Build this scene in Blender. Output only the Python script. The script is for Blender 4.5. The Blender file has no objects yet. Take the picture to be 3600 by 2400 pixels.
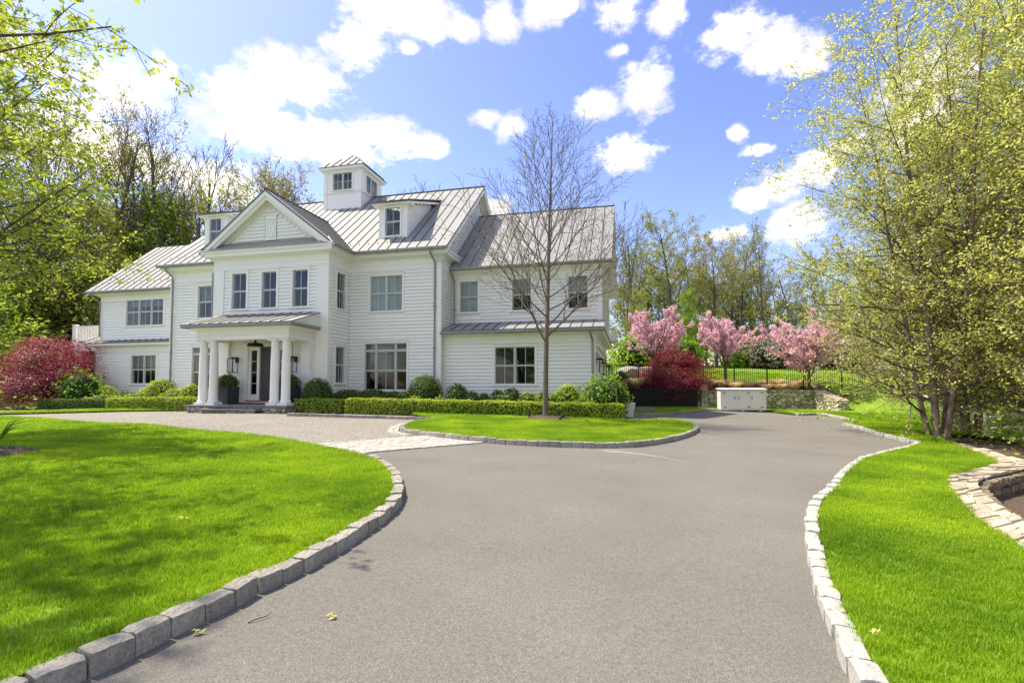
import bpy, bmesh, math, random
import numpy as np
from mathutils import Vector, Matrix
random.seed(7); RNG = np.random.default_rng(7)
SC = bpy.context.scene
COL = SC.collection
rad = math.radians

# ------------------------------------------------------------------ camera
FPX, PITCH, HORIZON, EYE = 1750.0, rad(2.4), 1360.0, 1.3
PY0 = HORIZON - FPX * math.tan(PITCH)
cam_d = bpy.data.cameras.new('camera'); cam = bpy.data.objects.new('camera', cam_d); COL.objects.link(cam)
cam_d.sensor_width = 36; cam_d.lens = FPX * 36 / 3600; cam_d.clip_start = 0.05; cam_d.clip_end = 3000
cam_d.shift_y = (PY0 - 1200) / 3600
cam.location = (0, 0, EYE); cam.rotation_euler = (rad(90) + PITCH, 0, 0)
SC.camera = cam
# ------------------------------------------------------------------ sun, sky, exposure
SUN_AZ, SUN_EL = -70.0, 62.0          # degrees from +Y towards +X, elevation
SKY_STRENGTH, SUN_STRENGTH, EXPOSURE = 0.15, 2.35, 1.70
sun_vec = Vector((math.sin(rad(SUN_AZ)) * math.cos(rad(SUN_EL)), math.cos(rad(SUN_AZ)) * math.cos(rad(SUN_EL)), math.sin(rad(SUN_EL))))
sl = bpy.data.lights.new('sun', 'SUN'); sl.energy = SUN_STRENGTH; sl.angle = rad(0.53); sl.color = (1.0, 0.95, 0.86)
so = bpy.data.objects.new('sun', sl); COL.objects.link(so); so.rotation_euler = sun_vec.to_track_quat('Z', 'Y').to_euler()
SC.view_settings.view_transform = 'Standard'; SC.view_settings.look = 'None'
SC.view_settings.gamma = 1; SC.view_settings.exposure = EXPOSURE; SC.view_settings.use_curve_mapping = False
SC.view_settings.use_white_balance = True; SC.view_settings.white_balance_temperature = 7700; SC.view_settings.white_balance_tint = 7
SC.cycles.max_bounces = 6; SC.cycles.transparent_max_bounces = 12

_f = Vector((0, math.cos(PITCH), math.sin(PITCH))); _u = Vector((0, -math.sin(PITCH), math.cos(PITCH)))
def ray(px, py): return Vector((1, 0, 0)) * ((px - 1800) / FPX) + _u * (-(py - PY0) / FPX) + _f

def make_world():
    w = bpy.data.worlds.new('World'); SC.world = w; w.use_nodes = True
    w.cycles.sampling_method = 'MANUAL'; w.cycles.sample_map_resolution = 256
    nt = w.node_tree; nt.nodes.clear(); N = nt.nodes; L = nt.links
    out = N.new('ShaderNodeOutputWorld'); bg = N.new('ShaderNodeBackground'); bg.inputs['Strength'].default_value = SKY_STRENGTH
    sky = N.new('ShaderNodeTexSky'); sky.sky_type = 'NISHITA'; sky.sun_disc = False
    sky.sun_elevation = rad(SUN_EL); sky.sun_rotation = rad(SUN_AZ); sky.air_density = 1.0; sky.dust_density = 1.0; sky.ozone_density = 2.0
    tc = N.new('ShaderNodeTexCoord')
    # cumulus: soft ellipses in world directions, broken up by noise; scattered noise clouds elsewhere
    clouds = [(60,130,75,40),(25,95,50,30),(300,190,95,60),(380,165,45,45),(560,215,120,40),(700,190,110,48),(830,110,80,55),
      (880,20,110,40),(960,40,90,45),(1060,60,45,25),(1150,45,45,40),(1260,20,75,32),(1420,30,60,40),(1530,30,45,40),(940,112,28,18),
      (600,300,160,62),(760,330,140,50),(880,310,90,42),(980,335,45,26),(1120,275,42,22),(1165,292,40,28),
      (1370,240,55,32),(1475,195,58,60),(1690,70,75,50),(1780,115,80,55),(1870,140,38,28),(1430,350,75,38),
      (1800,420,62,42),(1880,380,75,50),(1730,455,38,25),(1830,510,60,42),(1690,310,22,18),(1740,345,40,14),(1960,330,60,30),(2100,300,90,60),
      (2140,180,90,50),(1660,540,60,18),(470,420,150,50),(250,360,110,60),(100,300,120,90),(1420,118,24,12),(1140,480,40,22)]
    mx = None
    for cx, cy, rx, ry in clouds:
        d = ray(cx * 1.5306, cy * 1.5306); dn = d.normalized(); k = 1.5306 / FPX / d.length
        sub = N.new('ShaderNodeVectorMath'); sub.operation = 'SUBTRACT'; L.new(tc.outputs['Generated'], sub.inputs[0]); sub.inputs[1].default_value = dn
        mul = N.new('ShaderNodeVectorMath'); mul.operation = 'MULTIPLY'; L.new(sub.outputs[0], mul.inputs[0])
        mul.inputs[1].default_value = (1.16 / (rx * k), 1.16 / (rx * k), 1.16 / (ry * k))
        ln = N.new('ShaderNodeVectorMath'); ln.operation = 'LENGTH'; L.new(mul.outputs[0], ln.inputs[0])
        if mx is None: mx = ln.outputs['Value']
        else:
            m = N.new('ShaderNodeMath'); m.operation = 'SMOOTH_MIN'; m.inputs[2].default_value = 0.35
            L.new(mx, m.inputs[0]); L.new(ln.outputs['Value'], m.inputs[1]); mx = m.outputs[0]
    def noise(scale, detail, rough=0.6, vec=None, zs=1.6):
        mp = N.new('ShaderNodeMapping'); mp.inputs['Scale'].default_value = (1, 1, zs); L.new(vec or tc.outputs['Generated'], mp.inputs[0])
        n = N.new('ShaderNodeTexNoise'); n.inputs['Scale'].default_value = scale; n.inputs['Detail'].default_value = detail; n.inputs['Roughness'].default_value = rough
        L.new(mp.outputs[0], n.inputs[0]); return n.outputs[0]
    def math_(op, a, b=None, c=None):
        m = N.new('ShaderNodeMath'); m.operation = op
        for i, v in enumerate((a, b, c)):
            if v is None: continue
            if isinstance(v, (int, float)): m.inputs[i].default_value = v
            else: L.new(v, m.inputs[i])
        return m.outputs[0]
    def mapr(v, a, b, c=0, d=1):
        m = N.new('ShaderNodeMapRange'); m.interpolation_type = 'SMOOTHSTEP'
        L.new(v, m.inputs[0]); m.inputs[1].default_value = a; m.inputs[2].default_value = b; m.inputs[3].default_value = c; m.inputs[4].default_value = d
        return m.outputs[0]
    n1 = noise(9, 5, 0.62); n2 = noise(40, 3, 0.6)
    pert = math_('ADD', math_('MULTIPLY', math_('SUBTRACT', n1, 0.5), 3.0), math_('MULTIPLY', math_('SUBTRACT', n2, 0.5), 1.5))
    front = math_('ADD', mx, pert)
    m1 = mapr(front, 1.38, 0.38)
    gen = mapr(noise(3.2, 5, 0.6), 0.46, 0.60)                        # unseen sky: extra cloud cover added to brighten the house front
    sep = N.new('ShaderNodeSeparateXYZ'); L.new(tc.outputs['Generated'], sep.inputs[0])
    back = mapr(sep.outputs[1], 0.42, 0.25)
    m2 = math_('MULTIPLY', gen, back)
    mask = math_('MULTIPLY', math_('MAXIMUM', m1, m2), mapr(sep.outputs[2], -0.02, 0.04))
    of = N.new('ShaderNodeVectorMath'); of.operation = 'ADD'; L.new(tc.outputs['Generated'], of.inputs[0]); of.inputs[1].default_value = (-.03, 0, .045)
    nsh = math_('SUBTRACT', n1, noise(9, 4, 0.62, of.outputs[0]))
    lit = mapr(nsh, -.20, .14)
    inner = mapr(math_('ADD', mx, math_('MULTIPLY', math_('SUBTRACT', n1, 0.5), 2.4)), 1.15, 0.2, 0.82, 1.0)
    cc = N.new('ShaderNodeMix'); cc.data_type = 'RGBA'; cc.inputs['A'].default_value = (2.0, 2.12, 2.45, 1); cc.inputs['B'].default_value = (4.0, 3.98, 3.92, 1); L.new(math_('MULTIPLY', lit, inner), cc.inputs['Factor'])
    mix = N.new('ShaderNodeMix'); mix.data_type = 'RGBA'; L.new(mask, mix.inputs['Factor']); gm = N.new('ShaderNodeGamma'); gm.inputs[1].default_value = 1.35; gs = N.new('ShaderNodeVectorMath'); gs.operation = 'MULTIPLY'; gs.inputs[1].default_value = (.365, .33, .41); L.new(sky.outputs[0], gm.inputs[0]); L.new(gm.outputs[0], gs.inputs[0]); L.new(gs.outputs[0], mix.inputs['A']); L.new(cc.outputs['Result'], mix.inputs['B'])
    L.new(mix.outputs['Result'], bg.inputs['Color']); L.new(bg.outputs[0], out.inputs[0])
make_world()

# ------------------------------------------------------------------ materials
MATS = {}
def nodes_of(name):
    m = bpy.data.materials.new(name); m.use_nodes = True; MATS[name] = m
    return m, m.node_tree.nodes, m.node_tree.links, m.node_tree.nodes['Principled BSDF']
def pm(name, c1, c2=None, scale=6, rough=0.6, bump=0.0, bscale=40, metal=0.0, spec=0.4, obj_var=0.0, detail=6, coord='Object', c3=None, s3=200, f3=0.3, stretch=None, island=0.0, bdist=0.02, patch=0.0):
    m, N, L, P = nodes_of(name)
    P.inputs['Roughness'].default_value = rough; P.inputs['Metallic'].default_value = metal; P.inputs['Specular IOR Level'].default_value = spec
    tc = N.new('ShaderNodeTexCoord'); co = tc.outputs[coord]
    if stretch:
        mp = N.new('ShaderNodeMapping'); mp.inputs['Scale'].default_value = stretch; L.new(co, mp.inputs[0]); co = mp.outputs[0]
    n = N.new('ShaderNodeTexNoise'); n.inputs['Scale'].default_value = scale; n.inputs['Detail'].default_value = detail; L.new(co, n.inputs[0])
    r = N.new('ShaderNodeValToRGB'); r.color_ramp.elements[0].position = 0.3; r.color_ramp.elements[1].position = 0.7
    r.color_ramp.elements[0].color = (*c1, 1); r.color_ramp.elements[1].color = (*(c2 or c1), 1); L.new(n.outputs[0], r.inputs[0])
    col = r.outputs[0]
    if c3:
        n3 = N.new('ShaderNodeTexNoise'); n3.inputs['Scale'].default_value = s3; n3.inputs['Detail'].default_value = 3; L.new(co, n3.inputs[0])
        mr = N.new('ShaderNodeMapRange'); L.new(n3.outputs[0], mr.inputs[0]); mr.inputs[1].default_value = 0.5; mr.inputs[2].default_value = 0.68; mr.inputs[4].default_value = f3
        mx = N.new('ShaderNodeMix'); mx.data_type = 'RGBA'; L.new(mr.outputs[0], mx.inputs['Factor']); L.new(col, mx.inputs['A']); mx.inputs['B'].default_value = (*c3, 1); col = mx.outputs['Result']
    if patch:
        np_ = N.new('ShaderNodeTexNoise'); np_.inputs['Scale'].default_value = .55; np_.inputs['Detail'].default_value = 7; np_.inputs['Roughness'].default_value = .6; L.new(co, np_.inputs[0])
        mp_ = N.new('ShaderNodeMapRange'); L.new(np_.outputs[0], mp_.inputs[0]); mp_.inputs[1].default_value = .3; mp_.inputs[2].default_value = .7; mp_.inputs[3].default_value = 1 - patch; mp_.inputs[4].default_value = 1 + patch
        hp_ = N.new('ShaderNodeHueSaturation'); L.new(mp_.outputs[0], hp_.inputs['Value']); L.new(col, hp_.inputs['Color']); col = hp_.outputs[0]
    if obj_var or island:
        src = None
        if obj_var:
            oi = N.new('ShaderNodeObjectInfo'); src = oi.outputs['Random']; amt = obj_var
        else:
            g = N.new('ShaderNodeNewGeometry'); src = g.outputs['Random Per Island']; amt = island
        mr = N.new('ShaderNodeMapRange'); L.new(src, mr.inputs[0]); mr.inputs[3].default_value = 1 - amt; mr.inputs[4].default_value = 1 + amt
        h = N.new('ShaderNodeHueSaturation'); L.new(mr.outputs[0], h.inputs['Value']); L.new(col, h.inputs['Color'])
        mr2 = N.new('ShaderNodeMapRange'); L.new(src, mr2.inputs[0]); mr2.inputs[3].default_value = 0.5 + amt * .04; mr2.inputs[4].default_value = 0.5 - amt * .04; L.new(mr2.outputs[0], h.inputs['Hue'])
        col = h.outputs[0]
    L.new(col, P.inputs['Base Color'])
    if bump:
        nb = N.new('ShaderNodeTexNoise'); nb.inputs['Scale'].default_value = bscale; nb.inputs['Detail'].default_value = 5; L.new(co, nb.inputs[0])
        b = N.new('ShaderNodeBump'); b.inputs['Strength'].default_value = bump; b.inputs['Distance'].default_value = bdist; L.new(nb.outputs[0], b.inputs['Height']); L.new(b.outputs[0], P.inputs['Normal'])
    return m
def leafmat(name, c1, c2, trans=0.4, island=0.3, nsc=1.3, rough=0.5):
    """leaf: diffuse + some light through the blade, each leaf a little different"""
    m = bpy.data.materials.new(name); m.use_nodes = True; MATS[name] = m
    N = m.node_tree.nodes; L = m.node_tree.links; N.clear()
    out = N.new('ShaderNodeOutputMaterial'); P = N.new('ShaderNodeBsdfPrincipled'); P.inputs['Roughness'].default_value = rough; P.inputs['Specular IOR Level'].default_value = 0.3
    T = N.new('ShaderNodeBsdfTranslucent'); mix = N.new('ShaderNodeMixShader'); mix.inputs[0].default_value = trans
    g = N.new('ShaderNodeNewGeometry'); r = N.new('ShaderNodeValToRGB')
    r.color_ramp.elements[0].color = (*c1, 1); r.color_ramp.elements[1].color = (*c2, 1); L.new(g.outputs['Random Per Island'], r.inputs[0])
    n = N.new('ShaderNodeTexNoise'); n.inputs['Scale'].default_value = nsc; n.inputs['Detail'].default_value = 4; L.new(g.outputs['Position'], n.inputs[0])
    mr = N.new('ShaderNodeMapRange'); L.new(n.outputs[0], mr.inputs[0]); mr.inputs[1].default_value = .3; mr.inputs[2].default_value = .7; mr.inputs[3].default_value = 1 - island; mr.inputs[4].default_value = 1 + island
    h = N.new('ShaderNodeHueSaturation'); L.new(r.outputs[0], h.inputs['Color']); L.new(mr.outputs[0], h.inputs['Value'])
    mh = N.new('ShaderNodeMapRange'); L.new(n.outputs[0], mh.inputs[0]); mh.inputs[1].default_value = .3; mh.inputs[2].default_value = .7; mh.inputs[3].default_value = .5 + island * .05; mh.inputs[4].default_value = .5 - island * .05; L.new(mh.outputs[0], h.inputs['Hue'])
    L.new(h.outputs[0], P.inputs['Base Color']); L.new(h.outputs[0], T.inputs['Color'])
    L.new(P.outputs[0], mix.inputs[1]); L.new(T.outputs[0], mix.inputs[2]); L.new(mix.outputs[0], out.inputs[0]); return m
def glassmat(name, tint=(0.85, 0.9, 0.9), mn=0.10):
    m = bpy.data.materials.new(name); m.use_nodes = True; MATS[name] = m
    N = m.node_tree.nodes; L = m.node_tree.links; N.clear()
    out = N.new('ShaderNodeOutputMaterial'); g = N.new('ShaderNodeBsdfGlossy'); g.inputs['Roughness'].default_value = 0.02; g.inputs['Color'].default_value = (.9, .95, .95, 1)
    t = N.new('ShaderNodeBsdfTransparent'); t.inputs['Color'].default_value = (*tint, 1)
    lw = N.new('ShaderNodeLayerWeight'); lw.inputs[0].default_value = 0.5
    pw = N.new('ShaderNodeMath'); pw.operation = 'POWER'; pw.inputs[1].default_value = 4.0; L.new(lw.outputs['Facing'], pw.inputs[0])
    mr = N.new('ShaderNodeMapRange'); L.new(pw.outputs[0], mr.inputs[0]); mr.inputs[3].default_value = mn; mr.inputs[4].default_value = 1
    n = N.new('ShaderNodeTexNoise'); n.inputs['Scale'].default_value = 1.7; b = N.new('ShaderNodeBump'); b.inputs['Strength'].default_value = 0.05; b.inputs['Distance'].default_value = .05
    tc = N.new('ShaderNodeTexCoord'); L.new(tc.outputs['Object'], n.inputs[0]); L.new(n.outputs[0], b.inputs['Height']); L.new(b.outputs[0], g.inputs['Normal'])
    mix = N.new('ShaderNodeMixShader'); L.new(mr.outputs[0], mix.inputs[0]); L.new(t.outputs[0], mix.inputs[1]); L.new(g.outputs[0], mix.inputs[2]); L.new(mix.outputs[0], out.inputs[0]); return m

pm('white_paint', (.87, .85, .80), (.90, .88, .83), 2.5, .45, .04, 60, obj_var=.015)
pm('white_trim', (.87, .85, .80), (.90, .88, .83), 2.0, .4, .03, 50)
pm('sash', (.55, .57, .55), (.62, .63, .61), 3, .4)
pm('roof_metal', (.235, .245, .25), (.275, .285, .29), 0.8, .6, .03, 3, metal=.0, spec=.25, obj_var=.03, c3=(.225, .235, .24), s3=9, f3=.35)
pm('roof_under', (.15, .15, .15), (.17, .17, .17), 2, .6)
pm('gutter', (.26, .26, .25), (.33, .33, .32), 5, .4, metal=.4)
pm('seam_shadow', (.085, .085, .085), (.11, .11, .11), 5, .6, spec=.2)  # dark grey carries the shade beside seams; caps and studs share it
pm('grey_door', (.055, .055, .062), (.075, .073, .08), 9, .5)
pm('planter_grey', (.035, .04, .044), (.055, .06, .064), 5, .55, .05, 60)
pm('black_metal', (.012, .012, .013), (.02, .02, .021), 8, .45, metal=.3)
pm('black_mesh', (.006, .006, .007), (.011, .011, .012), 30, .8)
pm('bluestone', (.15, .155, .155), (.24, .24, .235), 4, .7, .15, 30)
pm('door_wood', (.16, .065, .04), (.22, .10, .06), 9, .5)
pm('fieldstone', (.31, .27, .21), (.62, .56, .46), 4, .85, .35, 25, obj_var=.36, c3=(.19, .175, .14), s3=14, f3=.4)
pm('mortar', (.05, .045, .035), (.09, .08, .065), 8, .95, .3, 30)
pm('granite', (.24, .225, .20), (.42, .40, .365), 9, .9, .6, 60, obj_var=.16, c3=(.14, .13, .11), s3=24, f3=.65, bdist=.010)
pm('granite_sunlit', (.36, .35, .33), (.56, .55, .52), 8, .9, .6, 60, obj_var=.10, c3=(.22, .21, .19), s3=24, f3=.5, bdist=.010)  # paler copy of granite, sunlight put into the kerb colour
pm('cobble', (.36, .345, .31), (.56, .54, .50), 6, .8, .4, 40, obj_var=.10, c3=(.22, .2, .18), s3=22, f3=.35)
pm('flagstone', (.30, .25, .18), (.54, .48, .39), 5, .85, .5, 22, obj_var=.18, c3=(.19, .155, .11), s3=10, f3=.45)
pm('asphalt', (.112, .109, .099), (.160, .156, .142), 38, .9, .8, 90, detail=10, c3=(.31, .30, .28), s3=120, f3=.5, bdist=.012, patch=.13)
pm('gravel', (.13, .122, .106), (.34, .325, .295), 15, .95, 1.0, 26, detail=9, c3=(.09, .083, .07), s3=24, f3=.45, bdist=.03, patch=.08)
pm('lawn_soil', (.10, .20, .006), (.15, .26, .01), 1.2, .9, .4, 30)
pm('lawn_far', (.11, .22, .008), (.17, .29, .016), .8, .9, .5, 25, c3=(.09, .17, .008), s3=5, f3=.6)
pm('mulch', (.07, .048, .034), (.17, .125, .092), 22, .95, .9, 60, c3=(.03, .02, .014), s3=60, f3=.6, bdist=.04)
pm('wood_floor', (.028, .035, .012), (.07, .085, .03), .6, .95, .4, 5)
pm('bark_grey', (.055, .046, .038), (.14, .125, .105), 14, .9, .5, 30, stretch=(1, 1, .25))
pm('bark_smooth', (.12, .095, .075), (.22, .185, .15), 16, .85, .3, 40, stretch=(1, 1, .4))
pm('bark_birch', (.12, .075, .052), (.36, .27, .21), 11, .9, .7, 30, stretch=(1, 1, .5))
pm('bark_dark', (.035, .026, .022), (.075, .058, .048), 14, .9, .3, 40)
pm('bark_cherry', (.07, .045, .042), (.13, .09, .08), 18, .8, .3, 40)
pm('shrub_core', (.012, .03, .006), (.02, .045, .01), 6, .95)  # solid dark filling added behind the leaf skin to block light
pm('red_core', (.03, .004, .006), (.05, .008, .01), 6, .95)
pm('cream_blind', (.50, .50, .46), (.56, .56, .52), 3, .8)
pm('grey_blind', (.20, .20, .19), (.26, .26, .245), 3, .8)
pm('room_dark', (.05, .048, .045), (.07, .068, .062), 2, .9)
pm('rail_white', (.66, .65, .62), (.76, .75, .72), 5, .6)
pm('meter_grey', (.25, .26, .26), (.32, .33, .33), 6, .5, metal=.3)
pm('dry_leaf', (.42, .40, .08), (.55, .50, .2), 8, .7)
glassmat('glass', (.7, .76, .74), .055); glassmat('glass_clear', (.95, .97, .97), 0.03)
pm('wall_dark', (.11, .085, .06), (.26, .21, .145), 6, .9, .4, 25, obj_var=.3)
pm('bark_twig', (.085, .066, .052), (.16, .13, .105), 14, .9, .3, 40)
leafmat('grass_blade', (.16, .32, .010), (.37, .54, .034), .52, .36, nsc=.9)
leafmat('hedge_leaf', (.24, .36, .03), (.55, .66, .08), .45, .2)
leafmat('hedge_dark', (.07, .14, .025), (.16, .26, .05), .3, .2)
leafmat('hedge_lime', (.24, .36, .035), (.44, .54, .08), .4, .2)
leafmat('shrub_bright', (.13, .28, .02), (.30, .48, .045), .45, .2)
leafmat('birch_leaf', (.44, .50, .085), (.72, .74, .24), .62, .12)
leafmat('left_leaf', (.30, .40, .03), (.50, .57, .075), .55, .15)
leafmat('oak_leaf', (.26, .24, .085), (.42, .37, .14), .5, .2)
leafmat('olive_leaf', (.25, .29, .05), (.42, .44, .10), .5, .2)
leafmat('fresh_leaf', (.22, .36, .025), (.40, .52, .06), .55, .2)
leafmat('deep_leaf', (.11, .21, .03), (.22, .33, .06), .45, .2)
leafmat('bud_leaf', (.45, .42, .12), (.62, .56, .22), .4, .15)
leafmat('maple_leaf', (.09, .007, .018), (.46, .055, .10), .4, .4, nsc=2.2)
leafmat('blossom', (.70, .34, .45), (.96, .78, .82), .4, .1)
leafmat('blossom_pale', (.55, .40, .33), (.75, .62, .52), .35, .15)
leafmat('bronze_leaf', (.22, .09, .05), (.34, .15, .08), .4, .2)
leafmat('straw', (.58, .43, .23), (.85, .70, .44), .4, .15)

# ------------------------------------------------------------------ mesh helpers
def link(name, me, mat=None, parent=None):
    o = bpy.data.objects.new(name, me); COL.objects.link(o)
    if mat and me is not None and not me.materials: me.materials.append(MATS[mat])
    if parent is not None: o.parent = parent
    return o
def empty(name, loc=(0, 0, 0), rz=0.0, label=None, cat=None, group=None):
    o = bpy.data.objects.new(name, None); COL.objects.link(o); o.location = loc; o.rotation_euler = (0, 0, rz); o.empty_display_size = .2
    return tag(o, label, cat, group)
def tag(o, label=None, cat=None, group=None, kind=None):
    for k, v in (('label', label), ('category', cat), ('group', group), ('kind', kind)):
        if v: o[k] = v
    return o
def npmesh(name, V, F):
    """fast mesh from arrays; F is (m,k)"""
    V = np.asarray(V, np.float32); F = np.asarray(F, np.int32); me = bpy.data.meshes.new(name)
    m, k = F.shape
    me.vertices.add(len(V)); me.vertices.foreach_set('co', V.ravel())
    me.loops.add(m * k); me.loops.foreach_set('vertex_index', F.ravel())
    me.polygons.add(m); me.polygons.foreach_set('loop_start', np.arange(0, m * k, k, dtype=np.int32))
    me.update(calc_edges=True); return me
class MB:
    def __init__(s): s.v = []; s.f = []
    def add(s, vs, fs):
        b = len(s.v); s.v += [tuple(x) for x in vs]; s.f += [tuple(b + i for i in f) for f in fs]; return s
    def box(s, a, b):
        (x0, y0, z0), (x1, y1, z1) = a, b
        return s.hexa([(x0, y0, z0), (x1, y0, z0), (x1, y1, z0), (x0, y1, z0), (x0, y0, z1), (x1, y0, z1), (x1, y1, z1), (x0, y1, z1)])
    def hexa(s, p): return s.add(p, [(3, 2, 1, 0), (4, 5, 6, 7), (0, 1, 5, 4), (1, 2, 6, 5), (2, 3, 7, 6), (3, 0, 4, 7)])
    def prism(s, poly, off):
        n = len(poly); off = Vector(off); top = [Vector(p) + off for p in poly]
        return s.add([Vector(p) for p in poly] + top, [tuple(range(n))[::-1], tuple(range(n, 2 * n))] + [(i, (i + 1) % n, n + (i + 1) % n, n + i) for i in range(n)])
    def tube(s, pts, r, k=8, cap=True):
        pts = [Vector(p) for p in pts]; n = len(pts); rs = r if isinstance(r, (list, tuple)) else [r] * n; vs = []
        for i, p in enumerate(pts):
            d = (pts[min(i + 1, n - 1)] - pts[max(i - 1, 0)]).normalized()
            a = d.cross(Vector((0, 0, 1)));  a = a if a.length > 1e-3 else d.cross(Vector((1, 0, 0))); a.normalize(); b = d.cross(a)
            vs += [p + (a * math.cos(2 * math.pi * j / k) + b * math.sin(2 * math.pi * j / k)) * rs[i] for j in range(k)]
        fs = [(i * k + j, i * k + (j + 1) % k, (i + 1) * k + (j + 1) % k, (i + 1) * k + j) for i in range(n - 1) for j in range(k)]
        if cap: fs += [tuple(range(k))[::-1], tuple(range((n - 1) * k, n * k))]
        return s.add(vs, fs)
    def lathe(s, c, prof, k=24):
        c = Vector(c); vs = []
        for r, z in prof: vs += [c + Vector((r * math.cos(2 * math.pi * j / k), r * math.sin(2 * math.pi * j / k), z)) for j in range(k)]
        n = len(prof); fs = [(i * k + j, i * k + (j + 1) % k, (i + 1) * k + (j + 1) % k, (i + 1) * k + j) for i in range(n - 1) for j in range(k)]
        return s.add(vs, fs + [tuple(range(k))[::-1], tuple(range((n - 1) * k, n * k))])
    def sweep(s, path, prof):
        """profile (d outward to the right of travel, z) swept along plan path with mitres"""
        P = [Vector(p) for p in path]; n = len(P); k = len(prof); vs = []
        for i in range(n):
            d0 = (P[i] - P[i - 1]).normalized() if i else None; d1 = (P[i + 1] - P[i]).normalized() if i < n - 1 else None
            n0 = Vector((d0.y, -d0.x)) if d0 else None; n1 = Vector((d1.y, -d1.x)) if d1 else None
            if n0 and n1: m = (n0 + n1); m = m / max(m.dot(n0), .2)
            else: m = n0 or n1
            vs += [(P[i].x + m.x * d, P[i].y + m.y * d, z) for d, z in prof]
        fs = [(i * k + j, (i + 1) * k + j, (i + 1) * k + (j + 1) % k, i * k + (j + 1) % k) for i in range(n - 1) for j in range(k)]
        return s.add(vs, fs + [tuple(range(k)), tuple(range((n - 1) * k, n * k))[::-1]])
    def mesh(s, name):
        me = bpy.data.meshes.new(name); me.from_pydata(s.v, [], s.f); me.update(); return me
    def build(s, name, mat, parent=None, smooth=False):
        me = s.mesh(name)
        if smooth: me.polygons.foreach_set('use_smooth', [True] * len(me.polygons))
        return link(name, me, mat, parent)
def bevel(o, w=.01, seg=2):
    m = o.modifiers.new('bevel', 'BEVEL'); m.width = w; m.segments = seg; m.limit_method = 'ANGLE'; return o

# ------------------------------------------------------------------ terrain heights (metres)
def sstep(a, b, x):
    t = np.clip((np.asarray(x, float) - a) / (b - a), 0, 1); return t * t * (3 - 2 * t)
def yard(x, y):
    """the gently tilted drive and lawns"""
    x = np.asarray(x, float); y = np.asarray(y, float); t = -9.0 - x
    sp = np.where(t > 12, t, np.log1p(np.exp(np.clip(t * 1.2, -40, 40))) / 1.2)
    return -.015 * np.maximum(x, -40) - .03 * np.minimum(sp, 20) + .0085 * np.clip(y, -20, 60)
def wall_y(x): return 28.35 + .1 * (np.asarray(x, float) - 10.5)
def hill(x, y):
    """terrace behind the field-stone wall and the grass slope beside it"""
    x = np.asarray(x, float); y = np.asarray(y, float); s = y - wall_y(x)
    up = 1.02 + .14 * np.clip(s, 0, 4) + .105 * np.clip(s - 4, 0, 13) + .03 * np.clip(s - 17, 0, 60)
    wall = np.where(s < .12, 0, np.where(s < .3, (s - .12) / .18, 1)) * up
    ramp = np.where(s < -8, 0, np.where(s < 4, sstep(-8, 4, s) * 1.58, up))
    k = sstep(17.6, 19.6, x); h = wall * (1 - k) + ramp * k
    h = h * sstep(0.5, 4, x)
    return h
def sunken(x, y):
    x = np.asarray(x, float); y = np.asarray(y, float)
    return -.75 * sstep(12.5, 17, x) * sstep(25, 18, y)
def ground_z(x, y): return yard(x, y) + hill(x, y) + sunken(x, y)
def gpt(px, py, dz=0.0):
    """where the line of sight through a photo pixel meets the yard"""
    d = ray(px, py); z = 0.1
    for _ in range(40):
        t = (z + dz - EYE) / d.z; x, y = d.x * t, d.y * t; z = .5 * z + .5 * float(yard(x, y))
    return Vector((x, y, float(yard(x, y))))
def at_depth(px, py, depth): d = ray(px, py); return Vector((0, 0, EYE)) + d * (depth / d.y)
V2P = 3600 / 2352.0
def gv(x, y, dz=0.0): return gpt(x * V2P, y * V2P, dz)
def smooth_poly(pts, step, closed=False):
    """Catmull-Rom through plan points, resampled at about step metres"""
    P = [Vector((p[0], p[1])) for p in pts]; n = len(P); out = []
    rng = range(n if closed else n - 1)
    for i in rng:
        a, b, c, d = (P[(i - 1) % n] if closed or i else P[0] * 2 - P[1]), P[i], P[(i + 1) % n], (P[(i + 2) % n] if closed or i < n - 2 else P[-1] * 2 - P[-2])
        for j in range(12):
            t = j / 12; out.append(.5 * ((2 * b) + (c - a) * t + (2 * a - 5 * b + 4 * c - d) * t * t + (3 * b - a - 3 * c + d) * t ** 3))
    if not closed: out.append(P[-1])
    else: out.append(P[0])
    L = [0]
    for i in range(1, len(out)): L.append(L[-1] + (out[i] - out[i - 1]).length)
    m = max(2, int(round(L[-1] / step))); res = []; j = 0
    for i in range(m + 1):
        s = L[-1] * i / m
        while j < len(L) - 2 and L[j + 1] < s: j += 1
        f = (s - L[j]) / max(L[j + 1] - L[j], 1e-6); res.append(out[j].lerp(out[j + 1], f))
    return res
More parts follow.
